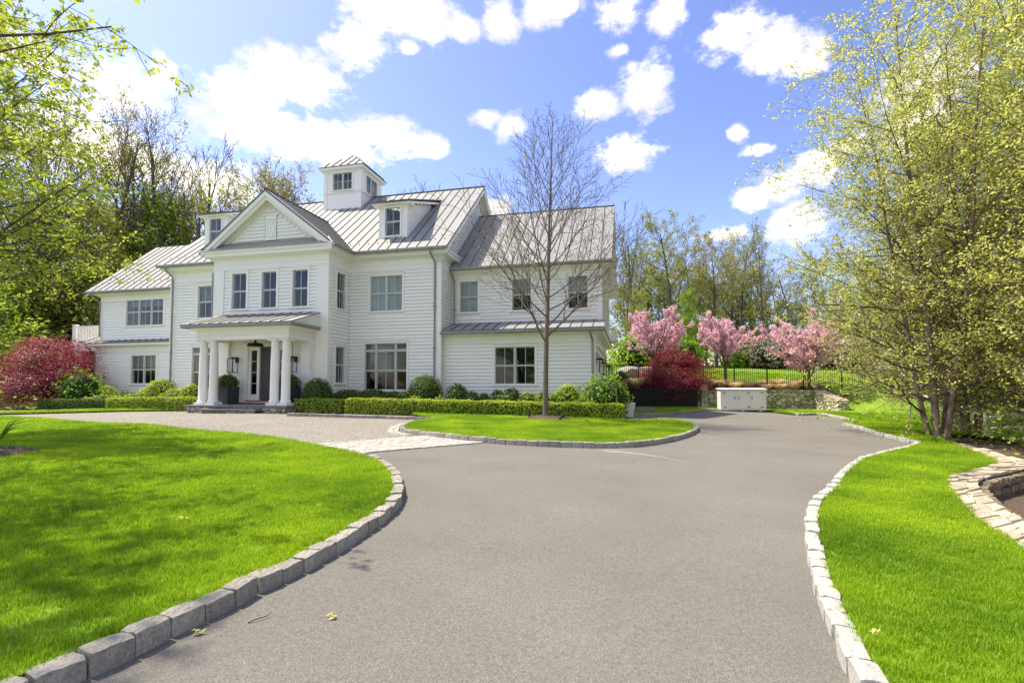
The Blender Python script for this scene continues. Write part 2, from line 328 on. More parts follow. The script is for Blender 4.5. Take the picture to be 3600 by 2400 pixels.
def sheet(name, poly, mat, dz, kind='structure', parent=None, cell=1.0, zf=None, skirt=0.0):
    """plan polygon draped on the yard at dz, cut into cells so that it follows the ground"""
    bm = bmesh.new(); vs = [bm.verts.new((p[0], p[1], 0)) for p in poly]; f = bm.faces.new(vs)
    bmesh.ops.triangulate(bm, faces=[f])
    xs = [p[0] for p in poly]; ys = [p[1] for p in poly]
    for ax, lo, hi in ((0, min(xs), max(xs)), (1, min(ys), max(ys))):
        c = math.ceil(lo / cell) * cell
        while c < hi:
            co = [0, 0, 0]; no = [0, 0, 0]; co[ax] = c; no[ax] = 1
            bmesh.ops.bisect_plane(bm, geom=bm.verts[:] + bm.edges[:] + bm.faces[:], plane_co=co, plane_no=no); c += cell
    for v in bm.verts: v.co.z = float((zf or yard)(v.co.x, v.co.y)) + dz
    if skirt:
        be = [e for e in bm.edges if e.is_boundary]; r = bmesh.ops.extrude_edge_only(bm, edges=be)
        for v in [g for g in r['geom'] if isinstance(g, bmesh.types.BMVert)]: v.co.z -= skirt
    bmesh.ops.recalc_face_normals(bm, faces=bm.faces[:])
    for fc in bm.faces:
        if abs(fc.normal.z) > .5 and fc.normal.z < 0: fc.normal_flip()
    me = bpy.data.meshes.new(name); bm.to_mesh(me); bm.free(); o = link(name, me, mat, parent); tag(o, kind=kind); return o
# ================================================================== GROUND
def wall_x(y):
    y = np.asarray(y, float); return np.where(y < 6.9, 4 + (y - 4) * .667, np.where(y < 8.0, 8.0, 8 + (y - 8.2) * .48))
def bed_z(x, y): return yard(x, y) + sunken(x, y) - .04 - .20 * sstep(10.0, 8.2, y)
def make_terrain():
    xs = np.concatenate([[-900, -500, -250, -120, -80, -60], np.arange(-50, 61, 1.0), [75, 95, 130, 250, 500, 900]])
    rows = np.concatenate([[-900, -400, -150, -80, -50], np.arange(-40, 28, 1.0), [28, 28.2, 28.46, 28.66, 29], np.arange(30, 70, 1.0), [75, 82, 90, 105, 130, 180, 300, 600, 1200]])
    X, R = np.meshgrid(xs, rows); Y = R + .1 * (np.clip(X, -40, 60) - 10.5)
    Z = ground_z(X, Y) - .06
    Z = Z - .6 * sstep(wall_x(Y) - 2.4, wall_x(Y) - 1.0, X) * sstep(13, 10, Y) * sstep(-6, -2, Y)
    Z = np.where(Y > 62, Z + np.clip(Y - 62, 0, 60) * .03, Z)
    n, m = X.shape; V = np.stack([X, Y, Z], -1).reshape(-1, 3)
    i = np.arange(n * m).reshape(n, m); F = np.stack([i[:-1, :-1], i[:-1, 1:], i[1:, 1:], i[1:, :-1]], -1).reshape(-1, 4)
    o = link('ground', npmesh('ground', V, F), 'wood_floor'); tag(o, 'leaf littered earth of the wooded plot', 'ground', kind='structure')
make_terrain()

def pxl(pts, ox=0, oy=0, s=1.0, dz=0.0): return [gpt(ox + x * s, oy + y * s, dz) for x, y in pts]
# traced kerb lines (photo pixels -> points on the yard)
A = .6378
kerb_left_px = [(-160, 1690), (150, 1530), (485, 1388), (740, 1275), (945, 1166), (1130, 1080), (1300, 1000), (1450, 912), (1580, 860), (1690, 800), (1790, 745), (1870, 700), (1945, 652), (2060, 572), (2130, 522), (2180, 475), (2214, 425), (2222, 380), (2214, 330), (2190, 275), (2140, 230), (2075, 195), (1975, 168)]
left_a = smooth_poly(pxl(kerb_left_px, 0, 1500, A), .1)
left_b = smooth_poly([left_a[-1]] + pxl([(1880, 150), (1660, 106), (1400, 64), (1100, 40), (830, 8)], 0, 1500, A) + [gpt(330, 1497), gpt(170, 1483), gpt(0, 1474), gpt(-300, 1464)], .25)
isl_near = smooth_poly([gv(*p) for p in [(1004, 966.5), (965, 970), (935, 977), (921, 984), (917, 990), (925, 995), (960, 1000), (1050, 1011), (1150, 1020), (1250, 1026), (1350, 1029), (1400, 1029), (1450, 1027.5), (1500, 1022), (1550, 1013), (1585, 1002), (1603, 992), (1600, 982), (1575, 973), (1540, 968)]], .1)
B = .57389
right_k = smooth_poly([gpt(3075, 2560)] + pxl([(1030, 1568), (985, 1480), (945, 1370), (905, 1262), (860, 1170), (825, 1062), (800, 980), (788, 900), (770, 848), (760, 780), (752, 700), (750, 640), (756, 570), (775, 520), (810, 462), (860, 420), (910, 376), (935, 332), (980, 287), (1040, 238), (1100, 207), (1230, 172), (1340, 145), (1400, 128), (1425, 114), (1412, 104), (1330, 85), (1200, 52), (1100, 20), (1050, 5)], 2400, 1500, B) + [gpt(2962, 1494)], .1)
Cc = .2126
k2 = pxl([(2352, 1108), (2100, 1045), (1790, 985), (1410, 990), (1200, 928), (890, 925), (500, 925), (0, 914), (-250, 908)], 2500, 1250, Cc)
bed_k = [gpt(2405, 1440.5)] + pxl([(1930, 1145), (1890, 1160), (1700, 1190), (1500, 1210), (1200, 1230), (900, 1245), (600, 1255), (270, 1262)], 2150, 1250, .17007)
hedge_k = smooth_poly([gpt(-300, 1470), gpt(0, 1455.5), gpt(160, 1448), gpt(320, 1446), gpt(460, 1445.5), gpt(690, 1445.5)], .28)
# door-side kerb runs along the house front
HOUSE_O = Vector((-3.1105, 21.5268, 0)); HU = Vector((.97301, -.23080, 0)); HV = Vector((.23080, .97301, 0)); HROT = math.atan2(HU.y, HU.x)
def hp(u, v, w=0.0): p = HOUSE_O + HU * u + HV * v; return Vector((p.x, p.y, w))
hedge_k2 = smooth_poly([gpt(1008, 1463), gpt(1200, 1468), gpt(1350, 1472.5), gpt(1480, 1476), gpt(1540, 1477)], .28)

# big sheets
gr = [tuple(gv(700, 1031)), tuple(gv(850, 1022)), tuple(gv(1010, 1008)), (1.5, 14.5), (1.5, 17.5), tuple(hp(-2, -2.6)), tuple(hp(-4.7, -1.8)), tuple(hp(-10, -1.8)), tuple(hp(-14, -2.3)), (-20, 22.0), (-34, 18), (-34, 12), (-14, 12), (-7, 9.3)]
ASPHALT = sheet('asphalt_drive', [(-30, -9), (2.3, -9), (2.0, 0)] + [(p.x + .04, p.y) for p in right_k[2::4]] + [(12.2, 17.9)] + [(p.x + .05, p.y + .05) for p in k2[:-3]] + [(11, 26.3), (9.5, 27), (4, 27.5), (2.0, 18), (-5, 8), (-6.5, 5.5), (-9, 3)], 'asphalt', 0.0)
GRAVEL = sheet('gravel_court', gr, 'gravel', .006)

def stone_variants(name, n, mat, cuts=2, rough=.10, seed=1):
    out = []; rg = random.Random(seed)
    for i in range(n):
        bm = bmesh.new(); bmesh.ops.create_cube(bm, size=1.0); bmesh.ops.subdivide_edges(bm, edges=bm.edges[:], cuts=cuts, use_grid_fill=True)
        for v in bm.verts:
            c = v.co; k = sum(abs(abs(x) - .5) < 1e-4 for x in c)
            f = {1: 1.0, 2: .965, 3: .93}[max(k, 1)]
            v.co = Vector([c.x * (f + rg.uniform(-1, 1) * rough * .35), c.y * (f + rg.uniform(-1, 1) * rough), c.z * (f + rg.uniform(-1, 1) * rough)])
        me = bpy.data.meshes.new(name); bm.to_mesh(me); bm.free(); me.materials.append(MATS[mat]); out.append(me)
    return out
KERB = stone_variants('kerb_block', 9, 'granite', 3, .045, 3)
KERB_SUNLIT = stone_variants('kerb_block', 8, 'granite_sunlit', 3, .06, 31)
COB = stone_variants('cobble', 6, 'cobble', 1, .06, 4)
def lay(name, me, parent, loc, rz, dims, tilt=(0, 0)):
    o = link(name, me, None, parent); o.location = loc; o.rotation_euler = (tilt[0], tilt[1], rz); o.scale = dims; return o
def kerb(label, path, length, width, height, side=1, jitter=.012, bury=.08, kit=None):
    """granite blocks end to end along a plan path; side = which side of the line the block lies on"""
    root = empty('kerb', (0, 0, 0), 0, label, 'kerb'); root['kind'] = 'structure'
    P = smooth_poly([path[0]] + list(path[1:]), length) if len(path) < 900 else path
    for a, b in zip(P[:-1], P[1:]):
        d = (b - a); L = d.length; d = d.normalized(); nrm = Vector((-d.y, d.x)) * side; c = (a + b) / 2 + nrm * (width / 2 + random.uniform(-1, 1) * jitter * .7)
        h = height + random.uniform(-1, 1) * jitter; z = float(yard(c.x, c.y))
        lay('kerb_stone', random.choice(kit or KERB), root, (c.x, c.y, z + (h - bury) / 2), math.atan2(d.y, d.x) + random.uniform(-.02, .02) + (math.pi if random.random() < .5 else 0), (L * random.uniform(.96, .99), width * random.uniform(.94, 1.06), h + bury), (random.uniform(-.03, .03), random.uniform(-.02, .02)))
    return root
def sub(path, a, b): n = len(path) - 1; return path[int(a * n):int(b * n) + 1]
kerb('granite block kerb edging the big left lawn beside the asphalt', left_a, .185, .12, .105, 1)
kerb('granite block kerb between the left lawn and the gravel court', left_b, .28, .12, .06, 1)
kerb('granite block kerb curving round the lawn under the young bare tree', isl_near, .235, .13, .115, 1)
kerb('granite kerb in sunlit colour edging the right hand lawn along the drive', right_k, .185, .105, .085, -1, kit=KERB_SUNLIT)
kerb('granite kerb jogging along the drive end past the stone wall', smooth_poly(k2, .1)[::1] if False else [Vector((p.x, p.y)) for p in k2], .28, .13, .11, -1, kit=KERB_SUNLIT)
kerb('granite kerb in front of the red maple by the black screen', [Vector((p.x, p.y)) for p in bed_k], .27, .13, .12, -1)
kerb('low granite kerb along the gravel below the left box hedge', hedge_k, .28, .14, .10, 1)
kerb('low granite kerb along the gravel from the porch to the right box hedge', hedge_k2, .27, .14, .11, 1)

def cobble_apron():
    root = empty('cobble_apron', (0, 0, 0), 0, 'pale cobblestone apron between asphalt and gravel court', 'paving'); root['kind'] = 'structure'
    P00, P01, P11, P10 = [Vector((p.x, p.y)) for p in (gpt(1225, 1598), gpt(1062, 1566), gpt(1520, 1531), gpt(1722, 1555))]
    bed = sheet('mortar_bed', [P00, P10, P11, P01], 'gravel', .010, kind=None, parent=root); bed.pop('kind', None) if 'kind' in bed else None
    rows = 11
    for r in range(rows):
        t0, t1 = r / rows, (r + 1) / rows; a = P00.lerp(P01, (t0 + t1) / 2); b = P10.lerp(P11, (t0 + t1) / 2)
        L = (b - a).length; w = ((P01 - P00).length + (P11 - P10).length) / 2 / rows; d = (b - a).normalized(); s = random.uniform(-.2, 0)
        while s < L - .1:
            l = random.uniform(.2, .3); c = a + d * min(s + l / 2, L - .05); z = float(yard(c.x, c.y)); s += l
            lay('cobble', random.choice(COB), root, (c.x, c.y, z + random.uniform(-.004, .004)), math.atan2(d.y, d.x), (l * .95, w * .9, .045))
    band = sub(isl_near, .0, .26)
    for off in (.15, .29):
        Q = smooth_poly([p for p in band[::3]], .24)
        for a, b in zip(Q[:-1], Q[1:]):
            d = (b - a).normalized(); c = (a + b) / 2 + Vector((d.y, -d.x)) * (off - .06); z = float(yard(c.x, c.y))
            lay('cobble', random.choice(COB), root, (c.x, c.y, z), math.atan2(d.y, d.x), ((b - a).length * .93 * (1 + off * .3), .125, .05))
cobble_apron()
# worn pale streak on the asphalt where tyres drag grit off the court
stk = smooth_poly([gv(1385, 1035), gv(1450, 1040), (gv(1520, 1050)), gv(1580, 1062)], .3)
poly = [p + Vector((.0, .16 - .1 * i / len(stk))) for i, p in enumerate(stk)] + [p - Vector((0, .16 - .12 * i / len(stk))) for i, p in reversed(list(enumerate(stk)))]
pm('grit', (.19, .18, .165), (.26, .25, .23), 5, .9, .4, 150, c3=(.33, .32, .3), s3=160, f3=.4)
o = sheet('grit_streak', poly, 'grit', .003)

# ---- lawns
def grass_tuft(name, n, r, h, w, seed):
    rg = random.Random(seed); V = []; F = []
    for i in range(n):
        a = rg.uniform(0, 6.283); q = r * math.sqrt(rg.random()); bx, by = q * math.cos(a), q * math.sin(a); th = rg.uniform(0, 6.283); hh = h * rg.uniform(.55, 1.1); ln = hh * rg.uniform(.1, .7); ww = w * rg.uniform(.7, 1.2)
        cx, cy = math.cos(th), math.sin(th); b = len(V)
        V += [(bx - cy * ww, by + cx * ww, -.01), (bx + cy * ww, by - cx * ww, -.01), (bx + cx * ln * .35 + cy * ww * .8, by + cy * ln * .35 - cx * ww * .8, hh * .6), (bx + cx * ln * .35 - cy * ww * .8, by + cy * ln * .35 + cx * ww * .8, hh * .6), (bx + cx * ln, by + cy * ln, hh)]
        F += [(b, b + 1, b + 2, b + 3), (b + 3, b + 2, b + 4)]
    me = bpy.data.meshes.new(name); me.from_pydata(V, [], F); me.materials.append(MATS['grass_blade']); me.update()
    return bpy.data.objects.new(name, me)
TUFT = grass_tuft('grass_tuft', 30, .06, .043, .0018, 1)
def grass_nodes():
    ng = bpy.data.node_groups.new('grass', 'GeometryNodeTree')
    ng.interface.new_socket(name='Geometry', in_out='INPUT', socket_type='NodeSocketGeometry'); ng.interface.new_socket(name='Geometry', in_out='OUTPUT', socket_type='NodeSocketGeometry')
    N = ng.nodes; L = ng.links; gi = N.new('NodeGroupInput'); go = N.new('NodeGroupOutput')
    at = N.new('GeometryNodeInputNamedAttribute'); at.data_type = 'FLOAT'; at.inputs[0].default_value = 'dens'
    sc = N.new('GeometryNodeInputNamedAttribute'); sc.data_type = 'FLOAT'; sc.inputs[0].default_value = 'scl'
    dp = N.new('GeometryNodeDistributePointsOnFaces'); dp.distribute_method = 'RANDOM'; L.new(gi.outputs[0], dp.inputs['Mesh']); L.new(at.outputs[0], dp.inputs['Density'])
    ip = N.new('GeometryNodeInstanceOnPoints'); L.new(dp.outputs['Points'], ip.inputs['Points'])
    oi = N.new('GeometryNodeObjectInfo'); oi.inputs['Object'].default_value = TUFT; L.new(oi.outputs['Geometry'], ip.inputs['Instance'])
    rv = N.new('FunctionNodeRandomValue'); rv.data_type = 'FLOAT_VECTOR'; rv.inputs[0].default_value = (-.12, -.12, 0); rv.inputs[1].default_value = (.12, .12, 6.283); L.new(rv.outputs[0], ip.inputs['Rotation'])
    rs = N.new('FunctionNodeRandomValue'); rs.data_type = 'FLOAT'; rs.inputs[2].default_value = .7; rs.inputs[3].default_value = 1.25; rs.inputs['Seed'].default_value = 5
    mu = N.new('ShaderNodeMath'); mu.operation = 'MULTIPLY'; L.new(rs.outputs[1], mu.inputs[0]); L.new(sc.outputs[0], mu.inputs[1]); L.new(mu.outputs[0], ip.inputs['Scale'])
    L.new(ip.outputs[0], go.inputs[0]); return ng
GN = grass_nodes()
def lawn(label, poly, dz, mat='lawn_soil', zf=None, maxd=30, kd=1.0, skirt=.0):
    o = sheet('lawn', poly, mat, dz, zf=zf, skirt=skirt); tag(o, label, 'lawn')
    g = sheet('grass', poly, mat, dz, kind='stuff', zf=zf); tag(g, 'mown grass blades of the ' + label.replace('mown ', ''), 'grass')
    me = g.data; n = len(me.vertices); co = np.empty(n * 3, np.float32); me.vertices.foreach_get('co', co); co = co.reshape(-1, 3)
    d = np.hypot(co[:, 0], co[:, 1]); dens = np.clip(760 * (5.0 / np.maximum(d, 3.5)) ** 1.25, 55, 860) * kd; scl = np.clip(.85 + .055 * (d - 4), .85, 2.0)
    ang = np.abs(np.arctan2(co[:, 0], np.maximum(co[:, 1], .01))); dens = np.where((co[:, 1] < 0.8) | (d > maxd) | ((ang > rad(54)) & (d > 3)), 0, dens)
    for nm, arr in (('dens', dens), ('scl', scl)):
        a = me.attributes.new(nm, 'FLOAT', 'POINT'); a.data.foreach_set('value', arr.astype(np.float32))
    m = g.modifiers.new('grass', 'NODES'); m.node_group = GN; return o
def inset(path, d): return [p + Vector((-(path[min(i + 1, len(path) - 1)] - path[max(i - 1, 0)]).normalized().y, (path[min(i + 1, len(path) - 1)] - path[max(i - 1, 0)]).normalized().x)) * d for i, p in enumerate(path)]
la = inset(left_a, .115)[::3]; lb = inset(left_b, .06)[::2]
lawn('mown left lawn bounded by granite kerb between drive and gravel', la + lb + [Vector((-30, 14)), Vector((-30, -3)), Vector((-8, -3)), Vector((-3.6, .4))], .085)
li = inset(isl_near, .115)[::3]
lawn('mown lawn of the drive peninsula under the young bare tree', li + [Vector(hp(7.9, -2.9).xy), Vector(hp(7.6, -2.4).xy), Vector(hp(-.4, -2.5).xy)], .085)
rk = inset(right_k, -.095)[::3]
D = .44643
swall_px = [(1560, 1640), (1344, 1465), (1240, 1400), (1100, 1310), (1000, 1240), (920, 1160), (830, 1070), (750, 970), (722, 915), (745, 870), (830, 835), (1000, 800), (1105, 768), (1118, 748), (1000, 690), (900, 655), (780, 600), (600, 545), (400, 500), (230, 470)]
swl = pxl(swall_px, 3000, 1300, D)
lawn('mown right lawn between the drive kerb and the curved flat stone wall', rk + [Vector((p.x, p.y)) for p in reversed(pxl([(230, 470), (50, 452), (0, 448)][:2], 3000, 1300, D))][:0] + [Vector(gpt(3080, 1497).xy)] + [Vector((p.x, p.y)) for p in reversed(swl)] + [Vector((4.2, -.5)), Vector((2.2, -.5))], .06)
# lawn at the drive end, in front of the wall, running up the slope to the right
wl = [Vector((x, float(wall_y(x)) - .3)) for x in (17.3, 15, 12.5, 9.9)]
k2v = [Vector((p.x, p.y)) for p in k2]
strip = [k2v[-1] + Vector((-.5, .0))] + k2v[::-1][1:] + [Vector(gpt(3105, 1507).xy), Vector(gpt(3280, 1530).xy), Vector((14, 14)), Vector((30, 17)), Vector((48, 40)), Vector((26, 31)), Vector((19.3, 28.2)), Vector((18.2, 28.0))] + wl
lawn('mown lawn sweeping up beside the field stone wall to the fence', strip, .06, 'lawn_far', zf=ground_z, kd=.8)
hl = [Vector((x, float(wall_y(x)) + 2.3)) for x in np.arange(4, 18.5, 1.5)] + [Vector((19.6, 28.0)), Vector((26, 30.5)), Vector((48, 39.5)), Vector((60, 46)), Vector((60, 62)), Vector((4, 62))]
lawn('mown hillside lawn behind the black picket fence', hl, .02, 'lawn_far', zf=ground_z, maxd=46, kd=.8)
bk = [Vector((p.x, p.y)) for p in bed_k]
lawn('small mown lawn patch under the red maple by the black screen', inset(bk, -.06)[::-1] + [Vector((10.2, 26.4)), Vector((10.4, 28.0)), Vector((6.2, 27.2)), Vector((4.9, 22.0))][::1], .07, 'lawn_far')
lawn('narrow mown strip before the low hedge under the left red maple', inset(hedge_k, .07)[::2] + [Vector(hp(-13.4, -2.6).xy), Vector(hp(-19.5, -2.2).xy), Vector((-34, 24)), Vector((-34, 17))], .07, 'lawn_far')

def mulch(label, c, rx, ry, dz, rz=0, h=.06, n=28):
    """low mound of bark chips"""
    V = []; F = []; rg = random.Random(int(c[0] * 100)); rings = 5; V.append((0, 0, h))
    for i in range(1, rings + 1):
        f = i / rings
        for j in range(n):
            a = 2 * math.pi * j / n; wob = 1 + .07 * math.sin(3 * a + c[0]) + rg.uniform(-.05, .05)
            V.append((rx * f * wob * math.cos(a), ry * f * wob * math.sin(a), h * (1 - f * f) + rg.uniform(-.008, .008) - (.03 if i == rings else 0)))
    F += [(0, 1 + j, 1 + (j + 1) % n) for j in range(n)]
    for i in range(rings - 1): F += [(1 + i * n + j, 1 + (i + 1) * n + j, 1 + (i + 1) * n + (j + 1) % n, 1 + i * n + (j + 1) % n) for j in range(n)]
    me = bpy.data.meshes.new('mulch_bed'); me.from_pydata(V, [], F); me.update(); o = link('mulch_bed', me, 'mulch'); o.location = (c[0], c[1], float(ground_z(c[0], c[1])) + dz); o.rotation_euler = (0, 0, rz)
    # loose chips on top
    k = 220; ch = RNG.random((k, 2)); rr = np.sqrt(ch[:, 0]) * .98; aa = ch[:, 1] * 6.283; VV = []; FF = []
    for q in range(k):
        x, y = rx * rr[q] * math.cos(aa[q]), ry * rr[q] * math.sin(aa[q]); z = h * (1 - rr[q] ** 2) + .012; t = rg.uniform(0, 3.14); l = rg.uniform(.015, .045); w = .007; cx, cy = math.cos(t), math.sin(t); b = len(VV); dz2 = rg.uniform(-.012, .012)
        VV += [(x - cx * l - cy * w, y - cy * l + cx * w, z - dz2), (x - cx * l + cy * w, y - cy * l - cx * w, z - dz2), (x + cx * l + cy * w, y + cy * l - cx * w, z + dz2), (x + cx * l - cy * w, y + cy * l + cx * w, z + dz2)]; FF.append((b, b + 1, b + 2, b + 3))
    me = bpy.data.meshes.new('bark_chips'); me.from_pydata(VV, [], FF); c2 = link('bark_chips', me, 'mulch', o); c2['kind'] = 'stuff'
    return tag(o, label, 'mulch bed', kind='structure')
TREE_P = gpt(1919, 1481); mulch('round bark mulch bed at the foot of the young bare tree', TREE_P, .95, .8, .085, h=.13)
MAPLE_P = gpt(2368, 1433); mulch('bark mulch bed under the right red maple', (MAPLE_P.x, MAPLE_P.y), 1.1, .9, .07, h=.13)
mulch('bark mulch bed at the edge of the left lawn', (-8.3, 7.5), 1.05, 1.0, .085, h=.12)
# planting beds along the house and the sunken bed right of the flat wall
bedpoly = [hp(-3.3, -3.0), hp(7.9, -2.6), hp(7.9, .2), hp(0, .0), hp(-4.3, -.1), hp(-4.4, -1.6), hp(-4.9, -1.7), hp(-4.9, -2.9)]
o = sheet('planting_bed', [(p.x, p.y) for p in bedpoly], 'mulch', .03); tag(o, 'bark covered bed between hedge and house right of the porch', 'bed')
bedpoly = [hp(-9.7, -2.5), hp(-9.7, -1.7), hp(-10.2, -1.6), hp(-10.2, 0), hp(-14.4, 0), hp(-14.4, 1.6), hp(-26, 1.6), hp(-26, -2.2), hp(-13, -2.4)]
o = sheet('planting_bed', [(p.x, p.y) for p in bedpoly], 'mulch', .03); tag(o, 'bark covered bed between hedge and house left of the porch', 'bed')

# ---- sunken mulch bed right of the flat curved wall
ob = pxl([(1640, 1500), (1344, 1232), (1220, 1152), (1120, 1082), (1040, 1002), (985, 930), (1000, 902), (1050, 870), (1200, 838), (1344, 800), (1560, 740)], 3000, 1300, D)
oc = pxl([(1500, 800), (1344, 738), (1200, 692), (1060, 648), (800, 590), (560, 527)], 3000, 1300, D)
bed_poly = [Vector((4.6, 0)), Vector((3.6, 2.2))] + [Vector((p.x - .12, p.y)) for p in ob] + [Vector((p.x - .05, p.y)) for p in oc] + [Vector(gpt(3280, 1530).xy), Vector((14.2, 14.3)), Vector((30, 16.5)), Vector((30, -2))]
o = sheet('mulch_ground', bed_poly, 'mulch', .0, zf=bed_z, cell=.7); tag(o, 'dark bark mulch bed under the birches behind the flat stone wall', 'bed')

def flat_wall():
    """wide flat-topped dry stone wall winding along the right lawn"""
    root = empty('stone_wall', (0, 0, 0), 0, 'low winding stone wall with broad flat tan top beside the right lawn', 'wall')
    inner = [Vector((p.x, p.y)) for p in swl]
    out_px = [(1640, 1500), (1344, 1232), (1220, 1152), (1120, 1082), (1060, 1020), (1000, 960), (985, 930), (1000, 902), (1050, 870), (1200, 838), (1330, 805), (1460, 780), (1440, 762), (1344, 738), (1200, 692), (1060, 648), (800, 590), (560, 527), (390, 492), (225, 466)]
    outer = [Vector((p.x, p.y)) for p in pxl(out_px, 3000, 1300, D)]
    I = smooth_poly(inner, .02); O_ = smooth_poly(outer, .02)
    n = 96; core = MB(); ringV = []
    def samp(P, t): x = t * (len(P) - 1); i = min(int(x), len(P) - 2); return P[i].lerp(P[i + 1], x - i)
    # matching stations: equal parameter on both edges, denser near the viewer
    ts = [0.0]
    while ts[-1] < 1:
        p = samp(I, ts[-1]); d = p.length; ts.append(ts[-1] + max(.0068, min(.02, .0016 * d)) * random.uniform(.55, 1.45))
    ts[-1] = 1.0
    me_core = MB()
    for a, b in zip(ts[:-1], ts[1:]):
        i0, i1, o0, o1 = samp(I, a), samp(I, b), samp(O_, a), samp(O_, b)
        za = float(yard(*(i0)));
        q = [(i0, 0), (i1, 0), (o1, 0), (o0, 0)]
        me_core.hexa([(p.x, p.y, float(yard(p.x, p.y)) - .62) for p, _ in q] + [(p.x, p.y, float(yard(p.x, p.y)) + .035) for p, _ in q])
    me_core.build('core', 'mortar', root)
    def slab(q, top, th):
        c = sum(q, Vector((0, 0))) / 4; mb = MB(); lo = []; hi = []; mid = []
        for p in q:
            e = c + (p - c) * random.uniform(.93, .985); z = float(yard(e.x, e.y)); lo.append((e.x, e.y, z + top - th)); mid.append((e.x, e.y, z + top - .02 + random.uniform(-.006, .006)))
            k = c + (p - c) * random.uniform(.84, .93); hi.append((k.x, k.y, z + top + random.uniform(-.008, .012)))
        mb.add(lo + mid + hi, [(0, 1, 5, 4), (1, 2, 6, 5), (2, 3, 7, 6), (3, 0, 4, 7), (4, 5, 9, 8), (5, 6, 10, 9), (6, 7, 11, 10), (7, 4, 8, 11), (8, 9, 10, 11)])
        mb.build('cap_stone', 'flagstone', root)
    sk = [random.uniform(-.0035, .0035) for _ in ts]; prev = None
    for q, (a, b) in enumerate(zip(ts[:-1], ts[1:])):
        cl = lambda t: min(max(t, 0), 1)
        i0, i1, o0, o1 = samp(I, cl(a - sk[q])), samp(I, cl(b - sk[q + 1])), samp(O_, cl(a + sk[q])), samp(O_, cl(b + sk[q + 1]))
        w = ((o0 - i0).length + (o1 - i1).length) / 2; k = max(1, min(5, int(round(w / random.uniform(.16, .42))))) if samp(I, a).length < 11 else 2
        cuts = [0] + sorted((j + random.uniform(-.38, .38)) / k for j in range(1, k)) + [1]; jit = [0] + [random.uniform(-.09, .09) / k for _ in range(k - 1)] + [0]
        for n_ in range(k): slab([i0.lerp(o0, cuts[n_] - jit[n_]), i1.lerp(o1, cuts[n_] + jit[n_]), i1.lerp(o1, cuts[n_ + 1] + jit[n_ + 1]), i0.lerp(o0, cuts[n_ + 1] - jit[n_ + 1])], .06 + random.uniform(-.014, .014), .09)
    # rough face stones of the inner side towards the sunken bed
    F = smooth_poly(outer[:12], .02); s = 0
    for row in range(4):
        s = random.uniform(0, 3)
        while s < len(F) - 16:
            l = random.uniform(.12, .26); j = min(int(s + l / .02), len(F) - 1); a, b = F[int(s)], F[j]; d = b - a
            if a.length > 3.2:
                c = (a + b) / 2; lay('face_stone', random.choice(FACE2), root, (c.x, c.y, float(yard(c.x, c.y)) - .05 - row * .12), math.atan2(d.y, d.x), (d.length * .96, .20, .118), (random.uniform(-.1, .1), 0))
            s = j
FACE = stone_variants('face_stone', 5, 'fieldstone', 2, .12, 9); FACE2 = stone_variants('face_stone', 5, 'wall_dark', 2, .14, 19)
flat_wall()
# ================================================================== HOUSE (local frame: x = along the front, y = back, z = up)
HOUSE = empty('house', (HOUSE_O.x, HOUSE_O.y, 0), HROT, 'white clapboard house with standing seam metal roof, cupola and columned porch', 'house')
class Fr:
    """wall plane: P(a, w, d) -> local point; d is outwards"""
    def __init__(s, kind, c): s.k = kind; s.c = c
    def P(s, a, w, d=0.0):
        if s.k == 'F': return Vector((a, s.c - d, w))        # facing the front
        if s.k == 'R': return Vector((s.c + d, a, w))        # facing right
        return Vector((s.c - d, a, w))                       # facing left
    def box(s, mb, a0, a1, w0, w1, d0, d1):
        mb.hexa([s.P(a0, w0, d1), s.P(a1, w0, d1), s.P(a1, w0, d0), s.P(a0, w0, d0), s.P(a0, w1, d1), s.P(a1, w1, d1), s.P(a1, w1, d0), s.P(a0, w1, d0)])
BOARDS = [0]; REST = MB(); EXPO = .152
def span_cut(lo, hi, cuts):
    out = [(lo, hi)]
    for c0, c1 in cuts:
        nx = []
        for a, b in out:
            if c1 <= a or c0 >= b: nx.append((a, b)); continue
            if c0 > a: nx.append((a, c0))
            if c1 < b: nx.append((c1, b))
        out = nx
    return [(a, b) for a, b in out if b - a > .02]
def clad(wall, fr, a0, a1, w0, w1, holes, limits=None, own=True):
    """lapped boards, split round the openings; limits(w) -> (a0, a1) for gables"""
    w = w0; M = {}
    while w < w1 - .02:
        t = min(w + EXPO, w1); lo, hi = (a0, a1) if limits is None else limits((w + t) / 2)
        for a, b in span_cut(lo, hi, [(h[0], h[1]) for h in holes if h[2] < t - .01 and h[3] > w + .01]):
            g = w + .012; pts = [fr.P(a, g, .044), fr.P(b, g, .044), fr.P(b, g, -.003), fr.P(a, g, -.003), fr.P(a, t, .008), fr.P(b, t, .008), fr.P(b, t, -.005), fr.P(a, t, -.005)]
            if own and BOARDS[0] < 298: BOARDS[0] += 1; MB().hexa(pts).build('board', 'white_paint', wall)
            else: REST.hexa(pts)
        w = t
def wall(fr, a0, a1, w0, w1, holes, th=.18):
    """wall core with openings"""
    mb = MB(); A = sorted({a0, a1, *[min(max(x, a0), a1) for h in holes for x in h[:2]]}); Wv = sorted({w0, w1, *[min(max(x, w0), w1) for h in holes for x in h[2:4]]})
    for i in range(len(A) - 1):
        for j in range(len(Wv) - 1):
            ca, cw = (A[i] + A[i + 1]) / 2, (Wv[j] + Wv[j + 1]) / 2
            if any(h[0] < ca < h[1] and h[2] < cw < h[3] for h in holes): continue
            fr.box(mb, A[i], A[i + 1], Wv[j], Wv[j + 1], -th, -.004)
    return mb.build('wall', 'white_paint', HOUSE)
